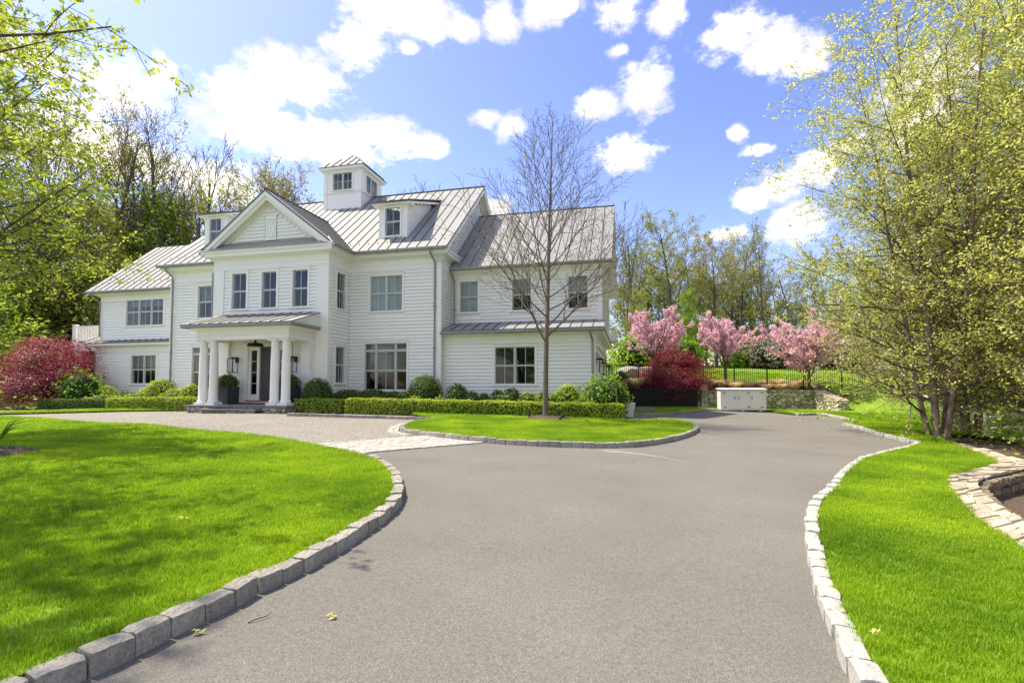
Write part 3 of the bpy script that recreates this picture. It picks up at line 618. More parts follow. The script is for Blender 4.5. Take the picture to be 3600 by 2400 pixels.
def window(fr, a0, a1, w0, w1, units=1, m=1, transom=None, widths=None, blind=None, blind_frac=1.0, sill=True, head=True, dh=True, casing=.10, rows=1):
    """frame with casing, sashes and muntins; panes, sill and blind are its own pieces. Opening a0..a1 x w0..w1."""
    mb = MB(); t = casing
    fr.box(mb, a0 - t, a0, w0 - .03, w1 + t, -.06, .052); fr.box(mb, a1, a1 + t, w0 - .03, w1 + t, -.06, .052)
    fr.box(mb, a0, a1, w1, w1 + t, -.06, .052)
    if head: fr.box(mb, a0 - t - .02, a1 + t + .02, w1 + t, w1 + t + .028, 0, .078)
    o = mb.build('window', 'white_trim', HOUSE)
    sb = MB(); fr.box(sb, a0 - t - .015, a1 + t + .015, w0 - .075, w0 - .03, -.06, .085); fr.box(sb, a0, a1, w0 - .03, w0, -.06, .03); sb.build('sill', 'white_trim', o)
    widths = widths or [1] * units; tot = sum(widths); mul = .055; x = a0; sash = MB(); panes = []
    for k, wd in enumerate(widths):
        x1 = x + (a1 - a0) * wd / tot; l, r = x + (mul / 2 if k else 0), x1 - (mul / 2 if k < len(widths) - 1 else 0)
        if k < len(widths) - 1: fr.box(sash, x1 - mul / 2, x1 + mul / 2, w0, w1, -.06, .012)
        mm = m[k] if isinstance(m, (list, tuple)) else m; bands = []
        top = w1
        if transom: fr.box(sash, l, r, w1 - transom - .05, w1 - transom, -.06, .005); bands.append((w1 - transom, w1, 0, -.035)); top = w1 - transom - .05
        if dh: mid = (w0 + top) / 2; bands += [(mid, top, mm, -.03), (w0, mid, mm, -.045)]
        else: bands.append((w0, top, mm, -.035))
        for b0, b1, mu, dd in bands:
            s = .035
            for q in ((l, l + s, b0, b1), (r - s, r, b0, b1), (l + s, r - s, b0, b0 + s), (l + s, r - s, b1 - s, b1)): fr.box(sash, *q, dd - .02, dd + .008)
            xs = [l + s + (r - l - 2 * s) * q / (mu + 1) for q in range(mu + 2)]; rr = rows if not dh else 1; ys = [b0 + s + (b1 - b0 - 2 * s) * q / rr for q in range(rr + 1)]
            for q in xs[1:-1]: fr.box(sash, q - .011, q + .011, b0 + s, b1 - s, dd - .018, dd + .004)
            for q in ys[1:-1]: fr.box(sash, l + s, r - s, q - .011, q + .011, dd - .017, dd + .003)
            for q0, q1 in zip(xs[:-1], xs[1:]):
                for y0, y1 in zip(ys[:-1], ys[1:]): panes.append((q0 + .0105, q1 - .0105, y0, y1, dd - .006))
        x = x1
    sash.build('sash', 'sash', o)
    for p in panes:
        MB().add([fr.P(p[0], p[2], p[4]), fr.P(p[1], p[2], p[4]), fr.P(p[1], p[3], p[4]), fr.P(p[0], p[3], p[4])], [(0, 1, 2, 3)]).build('pane', 'glass', o)
    if blind:
        mb = MB(); fr.box(mb, a0 + .01, a1 - .01, w1 - (w1 - w0) * blind_frac, w1 - .01, -.13, -.12); mb.build('blind', blind, o)
    return (a0 - casing, a1 + casing, w0 - .075, w1 + casing + (.028 if head else 0)), (a0, a1, w0, w1)

class Roof:
    def __init__(s): s.o = None
def roof_slope(fr_pts, width=.46, th=.07, first=0.0, over=.0):
    """fr_pts: eave-left, eave-right, ridge-right, ridge-left (local). A slab with standing-seam panels as its pieces."""
    el, er, rr, rl = [Vector(p) for p in fr_pts]; nrm = (er - el).cross(rl - el).normalized()
    if nrm.z < 0: nrm = -nrm
    mb = MB(); mb.hexa([el - nrm * th, er - nrm * th, rr - nrm * th, rl - nrm * th, el, er, rr, rl]); o = mb.build('roof', 'roof_under', HOUSE)
    L = (er - el).length; n = max(1, int(round(L / width))); ax = (er - el).normalized()
    for i in range(n):
        f0, f1 = i / n, (i + 1) / n; a, b, c, d = el.lerp(er, f0), el.lerp(er, f1), rl.lerp(rr, f1), rl.lerp(rr, f0); e = ax * .001
        mb = MB(); mb.hexa([a + nrm * .002 + e, b + nrm * .002 - e, c + nrm * .002 - e, d + nrm * .002 + e, a + nrm * .012 + e, b + nrm * .012 - e, c + nrm * .012 - e, d + nrm * .012 + e])
        p = mb.build('roof_panel', 'roof_metal', o)
        if i < n - 1:
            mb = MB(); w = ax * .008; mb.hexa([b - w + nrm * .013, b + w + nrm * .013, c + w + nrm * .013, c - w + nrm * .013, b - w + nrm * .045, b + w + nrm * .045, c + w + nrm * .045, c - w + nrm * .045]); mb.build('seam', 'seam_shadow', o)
    return o
def plain(name, mat, f, parent=HOUSE):
    mb = MB(); f(mb); return mb.build(name, mat, parent)

# ---- dimensions
S = .84
UL, UR = -14.36, 0.0; BL, BR, BV = -10.18, -4.41, -1.66
main_f = Fr('F', 0.0); bay_f = Fr('F', BV); bay_r = Fr('R', BR); g_lo = Fr('F', .30); g_up = Fr('F', 1.37); lw_lo = Fr('F', 1.5); lw_up = Fr('F', 1.7)
main_r = Fr('R', UR); gar_r = Fr('R', 6.58); garu_r = Fr('R', 6.82)
E0 = .25
# ---- windows
H = {k: [] for k in 'main bay bayr glo gup lwlo lwup'.split()}; HO = {k: [] for k in H}
def put(key, *a, **k):
    t, o = window(*a, **k); H[key].append(t); HO[key].append(o)
put('main', main_f, -3.36, -1.80, 4.70, 6.27, units=2, blind='cream_blind')
put('main', main_f, -3.60, -1.56, 1.17, 3.24, widths=[.30, .52, .30], m=[0, 1, 0], transom=.30, blind='grey_blind', blind_frac=.62)
put('main', main_f, -12.75, -11.1, 4.70, 6.27, units=2, blind='grey_blind', blind_frac=.5)
put('main', main_f, -13.0, -11.0, 1.17, 3.24, widths=[.30, .52, .30], m=[0, 1, 0], transom=.30, blind='grey_blind', blind_frac=.6)
for a, b in ((-9.22, -8.47), (-7.67, -6.93), (-6.12, -5.38)): put('bay', bay_f, a, b, 4.75, 6.33)
put('bayr', bay_r, -1.06, -.40, 4.74, 6.31); put('bayr', bay_r, -1.08, -.39, 1.48, 3.05)
put('glo', g_lo, 2.38, 4.12, 1.42, 3.0, units=2)
for a in (.42, 2.89, 5.39): put('gup', g_up, a, a + .86, 4.72, 6.12, blind='cream_blind', blind_frac=1.0 if a < 1 else .5)
put('lwup', lw_up, -19.3, -16.76, 4.70, 6.20, units=3, blind='grey_blind', blind_frac=.3)
put('lwlo', lw_lo, -18.6, -16.92, 1.48, 3.02, units=2, blind='grey_blind', blind_frac=.45)
# ---- wall cores and boards
w_glo = wall(g_lo, 0.0, 6.58, E0, 3.75, HO['glo']); w_main = wall(main_f, BR - .05, UR, E0, 7.2, HO['main'][:2]); w_mainl = wall(main_f, UL, BL + .05, E0, 7.2, HO['main'][2:])
door_hole = (-8.30, -6.30, .69, 3.05)
w_bay = wall(bay_f, BL, BR, E0, 7.6, HO['bay'] + [door_hole]); w_gup = wall(g_up, 0.0, 6.82, 3.8, 6.7, HO['gup'])
w_bayr = wall(bay_r, BV + .18, -.005, E0, 7.2, HO['bayr'])
w_lwup = wall(lw_up, -21.1, UL, 3.7, 6.6, HO['lwup']); w_lwlo = wall(lw_lo, -21.1, UL, E0, 3.8, HO['lwlo'])
clad(w_glo, g_lo, .10, 6.46, E0, 3.28, H['glo']); clad(w_main, main_f, BR + .03, -.16, E0, 6.48, H['main'])
clad(w_bay, bay_f, BL + .54, BR - .54, E0 + .3, 6.44, H['bay'] + [(-8.55, -6.05, .3, 3.25), (-9.66, -9.22, .3, 3.25), (-5.58, -5.14, .3, 3.25)]); clad(w_gup, g_up, .03, 6.68, 4.05, 6.2, H['gup'])
clad(w_bayr, bay_r, BV + .16, -.03, E0, 6.48, H['bayr'])
clad(w_mainl, main_f, UL + .26, BL - .03, E0, 6.48, H['main'], own=False)
clad(w_lwup, lw_up, -21.0, UL - .02, 3.9, 6.1, H['lwup'], own=False); clad(w_lwlo, lw_lo, -21.0, UL - .02, E0, 3.2, H['lwlo'], own=False)
# side and rear shells
plain('side_wall', 'white_paint', lambda m: (main_r.box(m, .19, 10.4, E0, 7.3, -.18, 0), Fr('L', UL).box(m, 0.19, 10.4, E0, 7.3, -.18, 0), m.box((UL + .18, 10.22, E0), (UR - .18, 10.4, 7.3))))
plain('side_wall', 'white_paint', lambda m: (m.box((0.0, 9.65, E0), (6.5, 9.83, 6.7)), m.box((6.64, 1.56, 3.8), (6.82, 9.83, 6.7)), m.box((-21.1, 1.9, E0), (-20.92, 9.4, 6.6)), m.box((-20.92, 9.22, E0), (UL, 9.4, 6.6)), m.box((BL, BV + .18, E0), (BL + .18, -.005, 7.2))))
plain('floor_and_dark_backing', 'room_dark', lambda m: (m.box((-20.8, 1.95, 3.55), (6.3, 9.2, 3.65)), m.box((UL + .2, .3, 3.56), (-.2, 1.9, 3.64)), m.box((UL + .3, 2.6, .4), (-.3, 2.7, 7.2)), m.box((BL + .3, -.6, .45), (BR - .3, -.5, 7.1)), m.box((.1, 4.0, .4), (6.3, 4.1, 6.6)), m.box((-20.8, 4.0, .4), (UL - .1, 4.1, 6.5))))  # floors, plus dark partitions added so rooms look unlit through the glass
clad(None, main_r, .16, 2.2, 3.9, 6.48, [], own=False)
# gable of main block on the right: boards in the triangle above the garage roof
rid_v = 5.2
plain('gable_wall', 'white_paint', lambda m: (m.prism([(-.15, -.1 + .1, 7.0), (-.15, rid_v, 11.85), (-.15, 10.4, 7.0)], (.146, 0, 0)), m.prism([(UL + .004, 0, 7.0), (UL + .004, rid_v, 11.85), (UL + .004, 10.4, 7.0)], (.146, 0, 0)), m.prism([(6.66, 1.37, 6.6), (6.66, 5.6, 10.2), (6.66, 9.83, 6.6)], (.15, 0, 0)), m.prism([(-21.09, 1.7, 6.5), (-21.09, 5.5, 9.85), (-21.09, 9.3, 6.5)], (.15, 0, 0))))
clad(None, main_r, 0, 9, 7.35, 11.5, [], limits=lambda w: (.1 + (w - 7.0) / .91, 10.3 - (w - 7.0) / .91), own=False)
clad(None, garu_r, 1.5, 9.7, 3.95, 10.0, [], limits=lambda w: (1.55, 9.7) if w < 6.6 else (1.45 + (w - 6.6) / .85, 9.75 - (w - 6.6) / .85), own=False)
clad(None, bay_f, 0, 0, 7.74, 9.2, [(-7.57, -6.95, 7.7, 8.83)], limits=lambda w: (-9.25 + (w - 7.66) / .795, -5.33 - (w - 7.66) / .795), own=False)
plain('gable_wall', 'white_paint', lambda m: m.prism([(BL + .2, BV + .15, 7.3), (BR - .2, BV + .15, 7.3), (-7.3, BV + .15, 9.6)], (0, -.146, 0)))
rest = REST.build('siding', 'white_paint', HOUSE); rest['kind'] = 'stuff'
# ---- trim
def corner(a0, a1, v, w0, w1, d=.04, name='corner_board'): return bevel(plain(name, 'white_trim', lambda m: m.box((a0, v - d, w0), (a1, v - .003, w1))), .006)
plain('corner_board', 'white_trim', lambda m: (m.box((-.16, -.06, E0), (.0, -.003, 6.5)), m.box((.0, -.06, E0), (.05, .16, 6.5))))
plain('corner_board', 'white_trim', lambda m: m.box((UL - .03, -.06, E0), (UL + .26, -.003, 6.5)))
plain('corner_board', 'white_trim', lambda m: (m.box((BR - .54, BV - .06, E0), (BR + .002, BV - .003, 6.5)), m.box((BR + .003, BV - .06, E0), (BR + .05, BV + .16, 6.5))))
plain('corner_board', 'white_trim', lambda m: m.box((BL - .03, BV - .06, E0), (BL + .54, BV - .003, 6.5)))
for q0, q1 in (((6.46, .24, E0), (6.58, .297, 3.4)), ((6.581, .24, E0), (6.62, .5, 3.4)), ((6.68, 1.31, 3.9), (6.82, 1.367, 6.3)), ((6.821, 1.31, 3.9), (6.86, 1.55, 6.3)), ((.05, .24, E0), (.10, .297, 3.4)), ((-21.12, 1.44, E0), (-21.0, 1.497, 3.4)), ((-21.12, 1.64, 3.9), (-21.0, 1.697, 6.2))): plain('corner_board', 'white_trim', lambda m: m.box(q0, q1))
# main cornice with frieze
prof = [(.0, 6.47), (.035, 6.47), (.035, 6.50), (.05, 6.52), (.05, 6.68), (.065, 6.70), (.03, 6.72), (.03, 6.94), (.07, 6.98), (.12, 7.02), (.30, 7.05), (.34, 7.06), (.34, 7.16), (.37, 7.18), (.42, 7.27), (.42, 7.30), (0, 7.30)]
path = [(UL, 1.3), (UL, 0), (BL, 0), (BL, BV), (BR, BV), (BR, 0), (UR, 0), (UR, 1.5)]
plain('cornice', 'white_trim', lambda m: m.sweep(path, prof))
# garage upper eave and lower pent cornices, left wing the same
pu = [(0, 6.14), (.03, 6.14), (.03, 6.38), (.09, 6.46), (.30, 6.5), (.34, 6.52), (.38, 6.64), (0, 6.64)]
plain('cornice', 'white_trim', lambda m: m.sweep([(.01, 1.37), (6.82, 1.37), (6.82, 1.9)], pu)); plain('cornice', 'white_trim', lambda m: m.sweep([(-21.1, 2.6), (-21.1, 1.7), (UL - .02, 1.7)], [(d, z - .04) for d, z in pu]))
pl = [(0, 3.2), (.035, 3.2), (.035, 3.23), (.03, 3.25), (.03, 3.46), (.06, 3.5), (.33, 3.54), (.36, 3.56), (.36, 3.67), (.38, 3.69), (0, 3.69)]
plain('cornice', 'white_trim', lambda m: m.sweep([(.052, .30), (6.58, .30), (6.58, 9.9)], pl)); plain('cornice', 'white_trim', lambda m: m.sweep([(-21.1, 4.0), (-21.1, 1.5), (UL - .02, 1.5)], [(d, z + .02) for d, z in pl]))
# ---- roofs
ez = 7.33
roof_slope([(UL - .45, -.47, ez), (UR + .45, -.47, ez), (UR + .45, rid_v, ez + (rid_v + .47) * S), (UL - .45, rid_v, ez + (rid_v + .47) * S)])
rz = ez + (rid_v + .47) * S
plain('roof', 'roof_metal', lambda m: m.hexa([(UL - .45, rid_v, rz - .08), (UR + .45, rid_v, rz - .08), (UR + .45, 10.87, ez - .08), (UL - .45, 10.87, ez - .08), (UL - .45, rid_v, rz), (UR + .45, rid_v, rz), (UR + .45, 10.87, ez), (UL - .45, 10.87, ez)]))
roof_slope([(.05, .93, 6.69), (7.3, .93, 6.69), (7.3, 5.6, 6.69 + 4.67 * S), (.05, 5.6, 6.69 + 4.67 * S)], .47)
plain('roof', 'roof_metal', lambda m: m.hexa([(0, 5.6, 10.53), (7.3, 5.6, 10.53), (7.3, 10.27, 6.61), (0, 10.27, 6.61), (0, 5.6, 10.613), (7.3, 5.6, 10.613), (7.3, 10.27, 6.69), (0, 10.27, 6.69)]))
lz = 6.65
roof_slope([(-21.75, 1.28, lz), (UL - .3, 1.28, lz), (UL - .3, 5.5, lz + 4.22 * .87), (-21.75, 5.5, lz + 4.22 * .87)], .46)
plain('roof', 'roof_metal', lambda m: m.hexa([(-21.75, 5.5, lz + 3.6), (UL, 5.5, lz + 3.6), (UL, 9.7, lz - .06), (-21.75, 9.7, lz - .06), (-21.75, 5.5, lz + 3.671), (UL, 5.5, lz + 3.671), (UL, 9.7, lz), (-21.75, 9.7, lz)]))
# ridge caps
plain('ridge_cap', 'seam_shadow', lambda m: (m.box((UL - .46, rid_v - .06, rz + .0), (UR + .46, rid_v + .06, rz + .05)), m.box((.05, 5.54, 10.60), (7.31, 5.66, 10.65)), m.box((-21.76, 5.44, lz + 3.665), (UL, 5.56, lz + 3.71))))
# pent roofs
roof_slope([(.06, -.1, 3.72), (7.0, -.1, 3.72), (7.0, 1.37, 4.2), (.06, 1.37, 4.2)], .47, .04)
plain('roof', 'roof_metal', lambda m: m.hexa([(6.82, -.1, 3.69), (7.0, -.1, 3.69), (7.0, 10.2, 3.69), (6.82, 10.2, 3.69), (6.82, .5, 3.78), (7.0, -.1, 3.715), (7.0, 10.2, 3.715), (6.82, 10.2, 3.78)]))
roof_slope([(-21.6, 1.08, 3.72), (UL - .05, 1.08, 3.72), (UL - .05, 1.7, 3.92), (-21.6, 1.7, 3.92)], .47, .03)
# pediment roof over the bay: two slopes with eaves along its sides
px_, pv, pe, pr = -7.3, BV - .42, 7.33, 9.86
for s in (1, -1): roof_slope([(px_ + s * 3.31, pv, pe), (px_ + s * 3.31, 3.0, pe), (px_, 3.0, pr), (px_, pv, pr)], .40, .06)
plain('ridge_cap', 'seam_shadow', lambda m: m.box((px_ - .05, pv - .01, pr), (px_ + .05, 3.0, pr + .05)))
def rake(m, x0, z0, x1, z1, v0, v1, h):   # sloping board in the front plane between v0 and v1
    m.hexa([(x0, v0, z0 - h), (x1, v0, z1 - h), (x1, v1, z1 - h), (x0, v1, z0 - h), (x0, v0, z0), (x1, v0, z1), (x1, v1, z1), (x0, v1, z0)])
for s in (1, -1):
    x0, z0, x1, z1 = px_ + s * 3.27, pe - .05, px_, pr - .075
    plain('rake_board', 'white_trim', lambda m: (rake(m, x0, z0, x1, z1, pv + .02, pv + .07, .20), rake(m, x0 - s * .18, z0 - .05, x1, z1 - .20, pv + .10, pv + .14, .16)))
    plain('soffit', 'white_trim', lambda m: rake(m, x0 - s * .28, z0 + .02, x1, z1 - .12 - .02, pv + .07, BV - .01, .06))
    plain('rake_board', 'white_trim', lambda m: rake(m, x0 - s * .75, z0 + .32, x1, z1 - .20, BV - .055, BV - .008, .20))
plain('pent_flashing', 'gutter', lambda m: m.hexa([(BL - .44, BV - .44, 7.302), (BR + .44, BV - .44, 7.302), (BR - .0, BV - .03, 7.302), (BL + .0, BV - .03, 7.302), (BL - .44, BV - .44, 7.325), (BR + .44, BV - .44, 7.325), (BR - .0, BV - .03, 7.70), (BL + .0, BV - .03, 7.70)]))
# gable vent with its X brace
vent = bevel(plain('gable_vent', 'white_trim', lambda m: m.box((-7.52, BV - .06, 7.76), (-6.98, BV - .028, 8.80))), .006)
plain('brace', 'white_trim', lambda m: (m.box((-7.46, BV - .085, 7.84), (-7.40, BV - .061, 8.68)), m.box((-7.10, BV - .085, 7.84), (-7.04, BV - .061, 8.68)), m.box((-7.39, BV - .084, 8.62), (-7.11, BV - .061, 8.68)), m.box((-7.39, BV - .084, 7.84), (-7.11, BV - .061, 7.9)),
      m.hexa([(-7.37, BV - .08, 7.92), (-7.31, BV - .08, 7.92), (-7.31, BV - .062, 7.92), (-7.37, BV - .062, 7.92), (-7.19, BV - .08, 8.6), (-7.13, BV - .08, 8.6), (-7.13, BV - .062, 8.6), (-7.19, BV - .062, 8.6)]),
      m.hexa([(-7.19, BV - .078, 7.92), (-7.13, BV - .078, 7.92), (-7.13, BV - .062, 7.92), (-7.19, BV - .062, 7.92), (-7.37, BV - .078, 8.6), (-7.31, BV - .078, 8.6), (-7.31, BV - .062, 8.6), (-7.37, BV - .062, 8.6)])), vent)
plain('cap', 'white_trim', lambda m: (m.box((-7.58, BV - .09, 8.80), (-6.92, BV - .01, 8.84)), m.box((-7.56, BV - .08, 7.71), (-6.94, BV - .01, 7.76))), vent)
# gable rakes on the right (main block and garage) and left wing
def vrake(m, u0, u1, va, za, vb, zb, h): m.hexa([(u0, va, za - h), (u1, va, za - h), (u1, vb, zb - h), (u0, vb, zb - h), (u0, va, za), (u1, va, za), (u1, vb, zb), (u0, vb, zb)])
for (u0, va, za, vb, zb, vc, wall_u) in ((.45, -.45, 7.27, 5.2, 12.02, 10.85, 0.0), (7.3, .95, 6.63, 5.6, 10.54, 10.25, 6.82)):
    plain('rake_board', 'white_trim', lambda m: (vrake(m, u0 - .05, u0 - .012, va, za, vb, zb, .24), vrake(m, u0 - .05, u0 - .012, vc, za, vb, zb, .24), vrake(m, wall_u + .03, u0 - .051, va, za, vb, zb, .03), vrake(m, wall_u + .03, u0 - .051, vc, za, vb, zb, .03), vrake(m, wall_u + .027, wall_u + .06, va + .55, za + .45, vb, zb - .03, .30), vrake(m, wall_u + .027, wall_u + .06, vc - .55, za + .45, vb, zb - .03, .30)))
plain('rake_board', 'white_trim', lambda m: (vrake(m, -21.74, -21.70, 1.3, 6.59, 5.5, 10.24, .22), vrake(m, -21.69, -21.1, 1.3, 6.59, 5.5, 10.24, .03)))
# gutters (half round) and downspouts
gp = [(.40, 7.32), (.395, 7.25), (.42, 7.20), (.47, 7.18), (.52, 7.20), (.545, 7.25), (.54, 7.32), (.53, 7.32), (.53, 7.26), (.47, 7.2), (.41, 7.26), (.41, 7.32)]
G = lambda pth, dz=0, dd=0: plain('gutter', 'gutter', lambda m: m.sweep(pth, [(d + dd, z + dz) for d, z in gp]))
G([(BR, BV - .38), (BR, 0), (UR + .46, 0)]); G([(UL - .46, 0), (BL, 0), (BL, BV - .38)])
G([(.05, 1.37), (7.3, 1.37)], -.63, -.04); G([(-21.75, 1.7), (UL, 1.7)], -.68, -.04); G([(.06, .30), (7.0, .30)], 3.70 - 7.34, -.06)
def dspout(pts, r=.042):
    o = plain('downspout', 'gutter', lambda m: m.tube(pts, r, 8))
    for z in (1.2, 3.0, 4.8):
        if pts[-1][2] < z < pts[2][2]: plain('strap', 'gutter', lambda m: m.box((pts[-1][0] - .055, pts[-1][1] - .052, z), (pts[-1][0] + .055, pts[-1][1] + .05, z + .03)), o)
dspout([(-.32, -.47, 7.2), (-.32, -.45, 7.08), (-.24, -.12, 6.78), (-.235, -.10, 6.5), (-.235, -.10, .35)])
dspout([(UL + .05, -.47, 7.2), (UL + .05, -.45, 7.08), (UL + .13, -.12, 6.78), (UL + .13, -.10, 6.5), (UL + .13, -.10, .35)])
dspout([(.14, .93, 6.56), (.14, .95, 6.45), (.17, 1.26, 6.15), (.17, 1.28, 4.2)]); dspout([(6.45, -.1, 3.6), (6.45, -.08, 3.5), (6.52, .2, 3.2), (6.52, .21, .3)], .05)
dspout([(-21.3, 1.25, 6.5), (-21.3, 1.28, 6.4), (-21.1, 1.6, 6.05), (-21.08, 1.6, 4.15), (-21.3, 1.15, 3.9)]); dspout([(-21.35, 1.1, 3.6), (-21.3, 1.15, 3.45), (-21.1, 1.42, 3.15), (-21.1, 1.42, .3)])
dspout([(BL - .06, -1.0, 7.2), (BL - .06, -1.0, 6.9), (BL - .06, -1.5, 6.6), (BL - .05, -1.72, 6.4), (BL - .05, -1.72, .4)])
# snow guards: small studs on the lower roof
sg = MB()
for u in np.arange(UL - .2, UR + .4, .46):
    for v, off in ((.05, 0), (.35, .23)):
        z = ez + (v + .47) * S; sg.box((u + off - .014, v - .02, z + .01), (u + off + .014, v + .02, z + .06))
for u in np.arange(.3, 7.2, .47):
    for v, off in ((1.5, 0), (1.8, .23)): z = 6.69 + (v - .93) * S; sg.box((u + off - .014, v - .02, z + .01), (u + off + .014, v + .02, z + .06))
for u in np.arange(-21.4, UL - .4, .46):
    for v, off in ((1.9, 0), (2.2, .23)): z = lz + (v - 1.28) * .87; sg.box((u + off - .014, v - .02, z + .01), (u + off + .014, v + .02, z + .06))
o = sg.build('snow_guards', 'seam_shadow', HOUSE); o['kind'] = 'stuff'
# floodlights at the corners
def flood(c, aim):
    c = Vector(c); aim = Vector(aim).normalized(); o = plain('floodlight', 'white_trim', lambda m: m.tube([c, c + aim * .10, c + aim * .16], [.045, .075, .085], 12), HOUSE); plain('lens', 'sash', lambda m: m.tube([c + aim * .161, c + aim * .165], .07, 12), o)
flood((-.10, -.12, 6.92), (-.35, -1, -.35)); flood((.12, -.08, 6.92), (.6, -1, -.3)); flood((UL - .1, -.1, 6.78), (-1, -.5, -.5))
plain('vent_cap', 'gutter', lambda m: m.prism([(.02, .9, 7.86), (.02, 1.12, 7.86), (.02, 1.0, 8.02)], (.2, 0, -.03)))
# ---- dormers
def dormer(u0, u1, v, key_w, right=True):
    zb = ez + (v + .47) * S; fr = Fr('F', v); top = zb + 1.5
    t, op = window(fr, u0 + .34, u1 - .34, zb + .14, zb + 1.44, casing=.07, head=False)
    plain('dormer_wall', 'white_trim', lambda m: (fr.box(m, u0, op[0], zb - .1, top, -.1, -.002), fr.box(m, op[1], u1, zb - .1, top, -.1, -.002), fr.box(m, op[0], op[1], op[3], top, -.1, -.002), fr.box(m, op[0], op[1], zb - .1, op[2], -.1, -.002)))
    back = 3.9
    plain('dormer_cheek', 'white_paint', lambda m: (m.prism([(u1 - .1, v + .1, zb - .1), (u1 - .1, v + .1, top + .02), (u1 - .1, back, top + .9), (u1 - .1, back, zb)], (.098, 0, 0)), m.prism([(u0 + .002, v + .1, zb - .1), (u0 + .002, v + .1, top + .02), (u0 + .002, back, top + .9), (u0 + .002, back, zb)], (.098, 0, 0))))
    sd = MB(); cr = Fr('R', u1); w = zb
    while w < top + .8:
        lo = max(v + .12, (w + .075 - ez) / S - .47 - .03); lo_top = v + .12 if w < top else v + .12 + (w - top) / .36; hi = (w - .01 - ez) / S - .47 + .05
        a, b = max(v + .12, lo_top), hi
        if b > a: sd.hexa([cr.P(a, w, .024), cr.P(b, w, .024), cr.P(b, w, -.004), cr.P(a, w, -.004), cr.P(a, w + EXPO, .006), cr.P(b, w + EXPO, .006), cr.P(b, w + EXPO, -.004), cr.P(a, w + EXPO, -.004)])
        w += EXPO
    o = sd.build('siding', 'white_paint', HOUSE); o['kind'] = 'stuff'
    e = top + .14; roof_slope([(u0 - .26, v - .32, e), (u1 + .26, v - .32, e), (u1 + .26, back + .1, e + (back + .42 - v) * .355), (u0 - .26, back + .1, e + (back + .42 - v) * .355)], .46, .04)
    plain('cornice', 'white_trim', lambda m: (m.sweep([(u0, v + .3), (u0, v), (u1, v), (u1, v + .3)], [(0, top - .08), (.03, top - .08), (.05, top), (.18, top + .02), (.22, top + .03), (.24, top + .095), (0, top + .095)]),
        m.hexa([(u1 + .0, v - .2, top + .0), (u1 + .24, v - .2, top + .0), (u1 + .24, back, top + .88 + .36), (u1, back, top + .88 + .36), (u1 + .0, v - .2, top + .095), (u1 + .24, v - .2, top + .095), (u1 + .24, back, top + .995 + .36), (u1, back, top + .995 + .36)])))
dormer(-3.22, -1.80, .42, 0); dormer(-13.5, -12.1, 1.0, 0)
# ---- cupola
c0, c1, d0, d1 = -8.56, -6.30, 4.05, 6.31; cz0, cz1 = 10.9, 13.40
cf, crr = Fr('F', d0), Fr('R', c1)
tw, ow = window(cf, -8.02, -6.84, 12.22, 13.16, units=2, dh=False, rows=2, casing=.08, head=False); tw2, ow2 = window(crr, 4.55, 5.80, 12.22, 13.16, units=2, dh=False, rows=2, casing=.08, head=False)
def cup(m):
    for fr, lo, hi, op in ((cf, c0, c1, ow), (crr, d0 + .12, d1, ow2)):
        fr.box(m, lo, op[0], cz0, cz1, -.12, -.002); fr.box(m, op[1], hi, cz0, cz1, -.12, -.002); fr.box(m, op[0], op[1], op[3], cz1, -.12, -.002); fr.box(m, op[0], op[1], cz0, op[2], -.12, -.002)
    m.box((c0, d0 + .12, cz0), (c0 + .12, d1, cz1)); m.box((c0 + .12, d1 - .12, cz0), (c1 - .12, d1, cz1))
CUP = plain('cupola', 'white_trim', cup)
plain('trim', 'white_trim', lambda m: (m.sweep([(c0, d1), (c0, d0), (c1, d0), (c1, d1)], [(0, 12.02), (.03, 12.02), (.055, 12.06), (.055, 12.09), (0, 12.12)]), m.box((c0 - .025, d0 - .03, 11.12), (c0 + .2, d0 - .001, 12.01)), m.box((c1 - .2, d0 - .03, 11.12), (c1 + .03, d0 - .001, 12.01)), m.box((c0 - .025, d0 - .03, 12.13), (c0 + .2, d0 - .001, 13.2)), m.box((c1 - .2, d0 - .03, 12.13), (c1 + .03, d0 - .001, 13.2)), m.box((c1 + .001, d0 + .001, 12.13), (c1 + .03, d0 + .2, 13.2)), m.box((c1 + .001, d1 - .2, 12.13), (c1 + .03, d1, 13.2))), CUP)
plain('cornice', 'white_trim', lambda m: m.sweep([(c0, d1), (c0, d0), (c1, d0), (c1, d1), (c0, d1 + .001)], [(0, 13.2), (.035, 13.2), (.04, 13.3), (.20, 13.33), (.22, 13.46), (0, 13.46)]), CUP)
ax_, ay_, az_ = (c0 + c1) / 2, (d0 + d1) / 2, 14.65; o_ = .26; cb = [(c0 - o_, d0 - o_, 13.465), (c1 + o_, d0 - o_, 13.465), (c1 + o_, d1 + o_, 13.465), (c0 - o_, d1 + o_, 13.465)]
for i in range(4):
    a, b = Vector(cb[i]), Vector(cb[(i + 1) % 4]); ap = Vector((ax_, ay_, az_)); n = 6
    cr_ = plain('roof', 'roof_metal', lambda m: m.prism([a, b, ap], (0, 0, .025)))
    nm = (b - a).cross(ap - a).normalized()
    for k in range(1, n):
        p = a.lerp(b, k / n); f = min(k / n, 1 - k / n) * 2; q = p + (ap - (a + b) / 2) * f * .97; w = (b - a).normalized() * .012
        plain('seam', 'seam_shadow', lambda m: m.hexa([p - w + nm * .02, p + w + nm * .02, q + w + nm * .02, q - w + nm * .02, p - w + nm * .065, p + w + nm * .065, q + w + nm * .065, q - w + nm * .065]), cr_)
